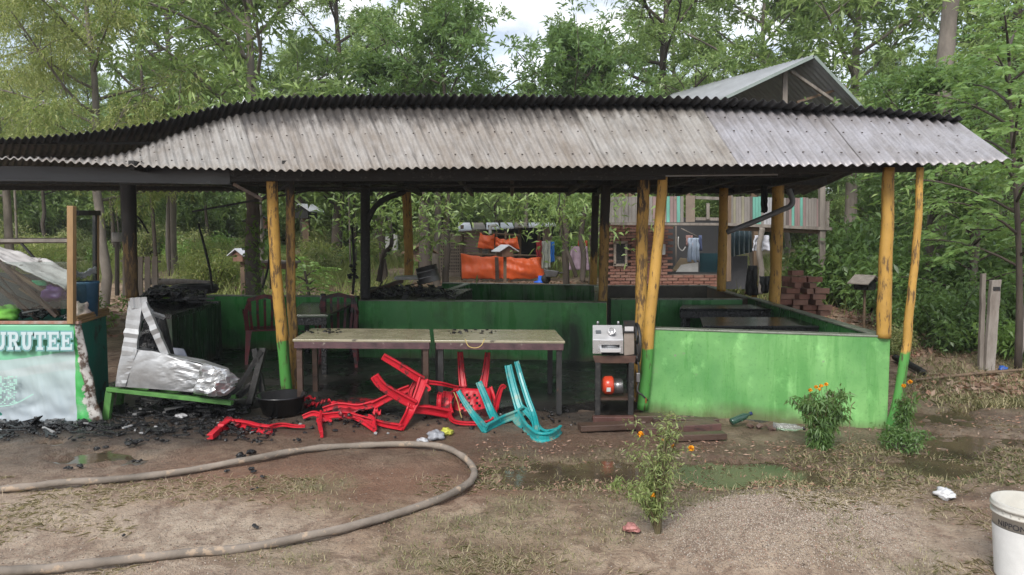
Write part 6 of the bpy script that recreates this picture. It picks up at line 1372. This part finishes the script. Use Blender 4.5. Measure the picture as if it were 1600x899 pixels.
s1 = shrub(1, 1.8, 1.5, 4200, (.12, .045), LC, 'dark leafy shrub behind the brick stack')
s2 = shrub(2, 1.6, 1.2, 3600, (.10, .028), LB, 'yellow-green shrub in the clearing left of the grey trunk')
s3 = shrub(3, 1.2, .8, 2600, (.11, .035), LD, 'bright green bush behind the pallet fence')
s4 = shrub(4, 1.4, 1.0, 3200, (.09, .03), LE, 'olive scrub bush behind the food cart')
def puts(root, px_, Y_, s, lab=None, group=None, first=False, sz=None):
    o = root if first else (remember_once(root), copy_tree(root))[1]
    o.location = PZ(px_, Y_, gzd(Y_)-.04); o.rotation_euler = (0, 0, px_*.37); o.scale = (s, s, sz or s)
    if lab: o['label'] = lab
    if group: o['group'] = group
    return o
puts(s1, 1320, 15.5, 1.2, first=True); puts(s2, 330, 17, 1.1, first=True); puts(s3, 250, 13.5, 1.0, first=True); puts(s4, 60, 13, 1.2, first=True)
for k in range(22):
    xs_ = rngb.uniform(1290, 1700); puts(s1, xs_, rngb.uniform(14.2 if xs_ < 1420 else 11.8, 17.5), rngb.uniform(.8, 1.5), 'dark shrub in the shaded thicket at the right', 'dark shrubs in the right-hand thicket')
for k in range(30):
    puts(rngb.choice((s2, s2, s4, s3)), rngb.uniform(-60, 680), rngb.uniform(19, 26), rngb.uniform(.6, 1.25), 'light green scrub bush in the clearing behind the stall', 'light green scrub in the clearing')
for k in range(40):
    puts(rngb.choice((s3, s4)), rngb.uniform(-100, 1000), rngb.uniform(25, 31), rngb.uniform(1.0, 1.7), 'bush at the forest edge behind the clearing', 'bushes at the forest edge')
for x_, Y_, s, r_, lab in ((1480, 10.2, .8, s1, 'low dark shrub at the foot of the weathered fence posts'), (1395, 9.9, .5, s4, 'small scrub bush behind the corner post'), (1590, 9.6, .9, s3, 'bright shrub at the right edge behind the blue scrap'), (1555, 10.5, .9, s1, 'dark shrub just behind the weathered fence post'), (20, 11, 1.0, s4, 'scrub bush seen over the food cart'), (130, 12, 1.0, s3, 'green bush seen through the cart glass'), (640, 14.6, .7, s3, 'green bush at the foot of the yellow rear post')):
    puts(r_, x_, Y_, s, lab)
s5 = shrub(21, 3.4, 4.6, 7000, (.26, .075), LA, 'tall thicket at the forest edge', dense=2.2)
puts(s5, -120, 31, 1.0, first=True, group='tall thickets closing the forest edge')
for k in range(44): puts(s5, -80+k*42+rngb.uniform(-15, 15), rngb.uniform(33, 40), rngb.uniform(.7, 1.1), 'tall thicket at the forest edge', 'tall thickets closing the forest edge')
for k in range(16): puts(s5, 1640+k*75+rngb.uniform(-20, 20), rngb.uniform(15, 30), rngb.uniform(.6, 1.0), 'tall thicket beyond the right-hand verge', 'tall thickets closing the forest edge')
for k in range(12): puts(s5, -150-k*80, rngb.uniform(17, 30), rngb.uniform(.6, 1.0), 'tall thicket beyond the left end of the stall', 'tall thickets closing the forest edge')
# ------------------------------------------------------------------ weathered fence posts at the right
def board_post(x_, yb, yt, w, d, m, lab, lean=0):
    b = G(x_, yb); t = P(x_+lean, yt, b.y); root = thing('fence_post', lab, 'fence post', b)
    mb = MB(); n_ = 9; dv = t-b
    for i in range(n_):
        pass
    vs = []
    for i in range(n_+1):
        c = b+dv*(i/n_)-Vector((0, 0, .03 if i == 0 else 0)); k = 1+.12*mnoise.noise(Vector((i*.8, x_, 0))); o_ = .012*mnoise.noise(Vector((i*.6, x_, 5)))
        vs += [c+Vector((o_-w/2*k, -d/2, 0)), c+Vector((o_+w/2*k, -d/2, .01)), c+Vector((o_+w/2*k, d/2, 0)), c+Vector((o_-w/2*k, d/2, 0))]
    fs = [(3, 2, 1, 0), tuple(4*n_+k for k in range(4))]+[(4*i+k, 4*i+(k+1) % 4, 4*i+4+(k+1) % 4, 4*i+4+k) for i in range(n_) for k in range(4)]
    mb.add(vs, fs); mb.build('post', m, root, bevel=.006); return root, b, t
M_lich = mat('lichen_grey_wood', (.36, .33, .30), (.16, .13, .11), 8, .9, .8, stretch=(1, 1, .22), spots=(.05, .04, .035), spotscale=11, spotlo=.60, bdist=.012)
r_, b, t = board_post(1545, 578, 438, .115, .06, M_lich, 'pale weathered squared fence post, the thicker of the close pair', 10)
MB().box(t+Vector((0, -.035, -.10)), (.08, .01, .045)).build('metal_strap', M_metal, r_)
board_post(1532, 577, 428, .05, .05, M_woodg, 'darker thin fence post tight beside the thick pale one', 4)
board_post(1590, 572, 470, .055, .05, M_lich, 'pale fence post leaning at the right edge', 16)
o = MB().box(G(1580, 540)+Vector((0, .3, .05)), (.5, .2, .06), .4).build('tree_stump_slab', M_woodg, org=G(1580, 540)); tag(o, 'flat wood slab half hidden behind the fence posts', 'slab')
# ------------------------------------------------------------------ marigold plants
LM = leafmat('marigold_leaves', [(.15, .22, .07), (.22, .29, .10), (.32, .35, .14)], .4, .5); LMd = leafmat('marigold_leaves_dark', [(.05, .11, .03), (.08, .16, .045), (.12, .20, .06)], .35, .45)
M_stem = mat('green_brown_stem', (.14, .13, .06), (.09, .06, .035), 9, .7); M_fl = mat('orange_petals', (.85, .42, .015), (.78, .30, .01), 20, .6, .4)
def marigold(base, h, spread, nst, nl, lm, lab, flowers, seed, bare=.35, leaf=(.035, .009), droop=.3, lean=0):
    rng = np.random.default_rng(seed); root = thing('marigold_plant', lab, 'plant', base); b0 = Vector(base); mb = MB(); C = []; D = []; tipsl = []
    for k in range(nst):
        az = rng.random()*6.28; r_ = spread*rng.uniform(.25, 1); top = b0+Vector((math.cos(az)*r_+lean*.3, math.sin(az)*r_*.7, h*rng.uniform(.6, 1.0))); m_ = b0.lerp(top, .5)+Vector((-math.cos(az)*r_*.18, 0, .05*h))
        pts = catmull([b0+Vector((math.cos(az)*.01, math.sin(az)*.01, 0)), m_, top], 6); mb.tube(pts, [.0055*(1-.7*i/12)+.0012 for i in range(len(pts))], 5, False); tipsl.append(top)
        for q in range(9):
            t = bare+(1-bare)*rng.random(); i = int(t*(len(pts)-1)); p = pts[i]; d = Vector((rng.normal(), rng.normal(), .6+rng.normal()*.3)).normalized()*h*.16*rng.uniform(.5, 1.2); mb.tube([p, p+d], [.002, .001], 3, False)
            n_ = nl; u = rng.random(n_); c = np.array(p)[None]+np.array(d)[None]*u[:, None]+rng.normal(size=(n_, 3))*.012; dd = rng.normal(size=(n_, 3)); dd[:, 2] -= droop; C.append(c); D.append(dd)
    mb.build('stem', M_stem, root); V_, F_ = leaves_np(np.concatenate(C), np.concatenate(D), leaf[0], leaf[1], rng, .2); npmesh('foliage', V_-np.array(b0)[None], F_, lm, root)
    for (x_, y_, dY, r) in flowers:
        c = P(x_, y_, b0.y+dY); f = MB(); rr = random.Random(int(x_))
        for j in range(34):
            d = Vector((rr.gauss(0, 1), rr.gauss(0, 1), rr.gauss(.3, .8))).normalized(); s_ = d.cross(Vector((rr.random(), rr.random(), rr.random()))).normalized()*r*.45
            f.add([c, c+d*r*.8+s_, c+d*r*1.15, c+d*r*.8-s_], [(0, 1, 2, 3)])
        f.rock(c, r*.6, int(x_)); f.build('flower', M_fl, root)
        MB().tube([c-Vector((0, 0, .005)), c-Vector((rng.normal()*.01, 0, .08))], .002, 4, False).build('flower_stalk', M_stem, root)
    return root
gb = G(1028, 838)
marigold(gb, .66, .18, 20, 8, LM, 'spindly marigold plant in front of the puddle with a few orange flowers', [(1001, 679, .0, .016), (1052, 697, 0, .011), (1080, 701, 0, .016), (1020, 774, -.05, .013), (1036, 689, .02, .010)], 3, bare=.30, leaf=(.034, .008), lean=-.02)
marigold(gb+Vector((.01, .01, 0)), .34, .19, 7, 16, LM, 'low yellowish side shoots of the spindly marigold plant', [], 8, bare=.5, leaf=(.034, .009), lean=-.25)
marigold(G(1282, 702), .44, .22, 30, 22, LMd, 'bushy marigold plant leaning on the bright green wall', [(1266, 610, 0, .015), (1275, 605, .03, .014), (1283, 604, -.02, .016), (1291, 601, .02, .015), (1280, 609, .05, .013)], 5, bare=.05, leaf=(.055, .013), droop=1.0)
marigold(G(1408, 695)+Vector((0, 0, 0)), .42, .10, 11, 13, LMd, 'marigold plant at the foot of the crooked outer post', [(1412, 603, 0, .016), (1422, 597, .02, .016)], 6, bare=.05, leaf=(.05, .012), droop=.8, lean=.1)
rs = shrub(9, .55, .22, 1500, (.05, .016), LMd, 'low weeds spreading below the corner of the green wall'); rs.location = G(1405, 702); rs.scale = (.8, .6, .8)
o = MB().tube(catmull([G(1327, 690), P(1329, 640, 5.9), P(1336, 628, 5.9)], 5), .003, 4).build('dry_stalk', M_wood, org=G(1327, 690)); tag(o, 'single dry reddish stalk against the green wall', 'stalk')
# ------------------------------------------------------------------ ground litter, grass and pebbles (nobody could count them)
def pixel_scatter(n, boxes, rng):
    out = []
    for (x0_, y0_, x1_, y1_, w_) in boxes:
        m_ = int(n*w_); xs = rng.uniform(x0_, x1_, m_); ys = rng.uniform(y0_, y1_, m_)
        u = (xs-800)/F; v_ = (449.5-ys)/F; t = (-H)/(v_*cp-sp); out.append(np.stack([t*u, t*(cp+v_*sp)], 1))
    return np.concatenate(out)
def zground(xy):
    xi = np.clip(np.searchsorted(gx, xy[:, 0]), 1, len(gx)-1); yi = np.clip(np.searchsorted(gy, xy[:, 1]), 1, len(gy)-1)
    fx = (xy[:, 0]-gx[xi-1])/(gx[xi]-gx[xi-1]); fy = (xy[:, 1]-gy[yi-1])/(gy[yi]-gy[yi-1])
    return (Z[yi-1, xi-1]*(1-fx)+Z[yi-1, xi]*fx)*(1-fy)+(Z[yi, xi-1]*(1-fx)+Z[yi, xi]*fx)*fy
def maskat(M_, xy):
    xi = np.clip(np.searchsorted(gx, xy[:, 0]), 1, len(gx)-1); yi = np.clip(np.searchsorted(gy, xy[:, 1]), 1, len(gy)-1); return M_[yi, xi]
def blades(name, xy, ln, wd, lean, m, kindlab, rng, cat='grass'):
    n = len(xy); z = zground(xy); b = np.stack([xy[:, 0], xy[:, 1], z-.004], 1); az = rng.random(n)*6.283; L_ = ln*rng.uniform(.4, 1.3, n); le = lean*rng.uniform(.3, 1.3, n)
    d = np.stack([np.cos(az)*le, np.sin(az)*le, np.ones(n)], 1); d /= np.linalg.norm(d, axis=1, keepdims=True); az2 = az+1.57+rng.normal(size=n)*.4
    s = np.stack([np.cos(az2), np.sin(az2), np.zeros(n)], 1)*wd*.5; mid = b+d*L_[:, None]*.55; tip = b+d*L_[:, None]+np.stack([np.cos(az), np.sin(az), -.6*np.ones(n)], 1)*(L_*.18*le)[:, None]
    V_ = np.stack([b-s, b+s, mid+s*.8, tip, mid-s*.8], 1).reshape(-1, 3)
    o = npmesh(name, V_, np.arange(5*n).reshape(n, 5), m); tag(o, kindlab, cat, kind='stuff'); return o
rng = np.random.default_rng(12)
G1 = leafmat('short_green_grass', [(.13, .15, .06), (.22, .21, .10), (.38, .32, .19)], .3, .6); G2 = leafmat('dry_straw', [(.30, .22, .14), (.46, .37, .25), (.60, .50, .36)], .35, .8); G3 = leafmat('tall_field_grass', [(.20, .27, .08), (.31, .37, .12), (.44, .45, .19)], .45, .6)
xy = pixel_scatter(36000, [(-20, 690, 1620, 899, 1.0)], rng); k_ = (maskat(green, xy)*1.0 > rng.random(len(xy))*.9+.16) & (maskat(pud, xy) < .6); blades('short_grass', xy[k_], .035, .004, .9, G1, 'short green grass in patches on the bare dirt', rng)
xy = pixel_scatter(46000, [(-20, 745, 1620, 899, .75), (900, 690, 1620, 800, .15), (1380, 590, 1620, 720, .1)], rng); cl_ = fbm(xy[:, 0]*2.2, xy[:, 1]*2.2, 3, 77); k_ = (cl_ > .50+.16*rng.random(len(xy))) & (maskat(pud, xy) < .3)
xy = xy[k_]; n = len(xy); blades('dry_straw', xy, .050, .0024, 3.0, G2, 'dry straw and dead grass lying on the dirt', rng, 'straw')
xy = pixel_scatter(13000, [(1400, 470, 1640, 640, 1.0)], rng); k_ = rng.random(len(xy)) < maskat(np.clip(fbm(X*1.6, Y*1.6, 3, 41)*2.4-.7, 0, 1), xy); blades('verge_grass', xy[k_], .10, .007, .9, G1, 'rough grass on the shaded verge at the right', rng)
xr = rng.uniform(-14, 16, 60000); yr = rng.uniform(13, 27, 60000); xy = np.stack([xr, yr], 1); k_ = (fbm(xr*.4, yr*.4, 3, 31) > .42+.15*rng.random(len(xr))) & ((yr > 16) | (rng.random(len(xr)) < .25)); k_ &= ~((xr > -2.6) & (xr < 3.5) & (yr < 21)); k_ &= ~((xr > -5.5) & (xr < -1.5) & (yr < 15.5))
blades('field_grass', xy[k_], .42, .016, .55, G3, 'tall light green grass in the clearing behind the stall', rng)
# leaf litter: flat dead leaves
def flatleaves(name, xy, ln, wd, m, lab, rng):
    z = zground(xy); C = np.stack([xy[:, 0], xy[:, 1], z+.008], 1); D = rng.normal(size=(len(xy), 3)); D[:, 2] = rng.normal(size=len(xy))*.22+.08
    V_, F_ = leaves_np(C, D, ln, wd, rng, .0); o = npmesh(name, V_, F_, m); tag(o, lab, 'leaf litter', kind='stuff')
LL = leafmat('dead_leaves', [(.10, .06, .04), (.20, .13, .09), (.32, .24, .18), (.26, .12, .08)], .1, .7)
xy = pixel_scatter(3600, [(1400, 455, 1640, 560, .5), (1420, 585, 1640, 625, .18), (560, 436, 960, 444, .12), (1330, 455, 1480, 560, .2)], rng); flatleaves('leaf_litter', xy, .10, .045, LL, 'dead brown leaves littering the verge at the right', rng)
xr = rng.uniform(-9, 9, 9000); yr = rng.uniform(11.5, 20, 9000); flatleaves('fallen_leaves', np.stack([xr, yr], 1), .14, .06, LL, 'fallen leaves covering the ground of the clearing', rng)
xy = pixel_scatter(1500, [(-20, 700, 1620, 899, .6), (860, 690, 1620, 790, .4)], rng); flatleaves('wood_chips', xy, .016, .006, LL, 'small brown twigs and chips on the dirt', rng)
xy = pixel_scatter(2600, [(740, 690, 1300, 770, .6), (1300, 620, 1600, 760, .4)], rng); flatleaves('mud_litter', xy, .035, .010, LL, 'dead leaves and twigs stuck in the wet mud', rng)
blades('mud_weeds', pixel_scatter(5200, [(740, 715, 1330, 765, .5), (1230, 700, 1600, 760, .5)], rng), .05, .005, 1.6, G1, 'trampled weeds in the mud by the puddles', rng)
# pebbles on the mound
def pebbles(name, xy, r0, m, lab, rng):
    n = len(xy); z = zground(xy); r_ = r0*rng.uniform(.45, 1.5, n)
    o8 = np.array([(1, 0, 0), (0, 1, 0), (-1, 0, 0), (0, -1, 0), (0, 0, .8), (0, 0, -.8)], float)
    rot = rng.random(n)*6.28; c_, s_ = np.cos(rot), np.sin(rot); V_ = np.repeat(o8[None], n, 0)*rng.uniform(.6, 1.2, (n, 6, 1)); x_ = V_[:, :, 0]*c_[:, None]-V_[:, :, 1]*s_[:, None]; y_ = V_[:, :, 0]*s_[:, None]+V_[:, :, 1]*c_[:, None]
    V_ = np.stack([x_, y_, V_[:, :, 2]], -1)*r_[:, None, None]+np.stack([xy[:, 0], xy[:, 1], z+r_*.25], 1)[:, None, :]
    f = np.array([(0, 1, 4), (1, 2, 4), (2, 3, 4), (3, 0, 4), (1, 0, 5), (2, 1, 5), (3, 2, 5), (0, 3, 5)]); F_ = (np.arange(n)[:, None, None]*6+f[None]).reshape(-1, 3)
    o = npmesh(name, V_.reshape(-1, 3), F_, m); tag(o, lab, 'gravel', kind='stuff')
pm_ = NT('pebble_mix'); gg = pm_.n('ShaderNodeNewGeometry'); pm_.set('Base Color', pm_.ramp(gg.outputs['Random Per Island'], [(0, (.14, .11, .085)), (.35, (.24, .19, .15)), (.7, (.34, .28, .22)), (.9, (.42, .37, .32)), (1, (.24, .12, .08))])); pm_.set('Roughness', .85)
xy = pixel_scatter(70000, [(850, 740, 1620, 899, 1.0)], rng); k_ = maskat(grav, xy)*.9+.03 > rng.random(len(xy)); pebbles('gravel', xy[k_], .0040, pm_.m, 'pale gravel heaped in a low mound in the foreground', rng)
xy = pixel_scatter(9000, [(-20, 740, 1620, 899, 1.0)], rng); k_ = maskat(np.maximum(sand, .15), xy) > rng.random(len(xy)); pebbles('grit', xy[k_], .004, pm_.m, 'loose grit on the sandy dirt', rng)

# ------------------------------------------------------------------ humid air
hz = MB().box((0, 24, 7.0), (170, 60, 17)).build('haze', None); hz.data.materials.clear(); tag(hz, 'pale humid haze', kind='stuff')
hm = bpy.data.materials.new('haze_air'); hm.use_nodes = True; hm.node_tree.nodes.clear(); ho = hm.node_tree.nodes.new('ShaderNodeOutputMaterial'); hv = hm.node_tree.nodes.new('ShaderNodeVolumePrincipled')
hv.inputs['Color'].default_value = (.9, .93, .95, 1); hv.inputs['Density'].default_value = .0012; hv.inputs['Anisotropy'].default_value = .2
hm.node_tree.links.new(hv.outputs[0], ho.inputs['Volume']); hz.data.materials.append(hm)
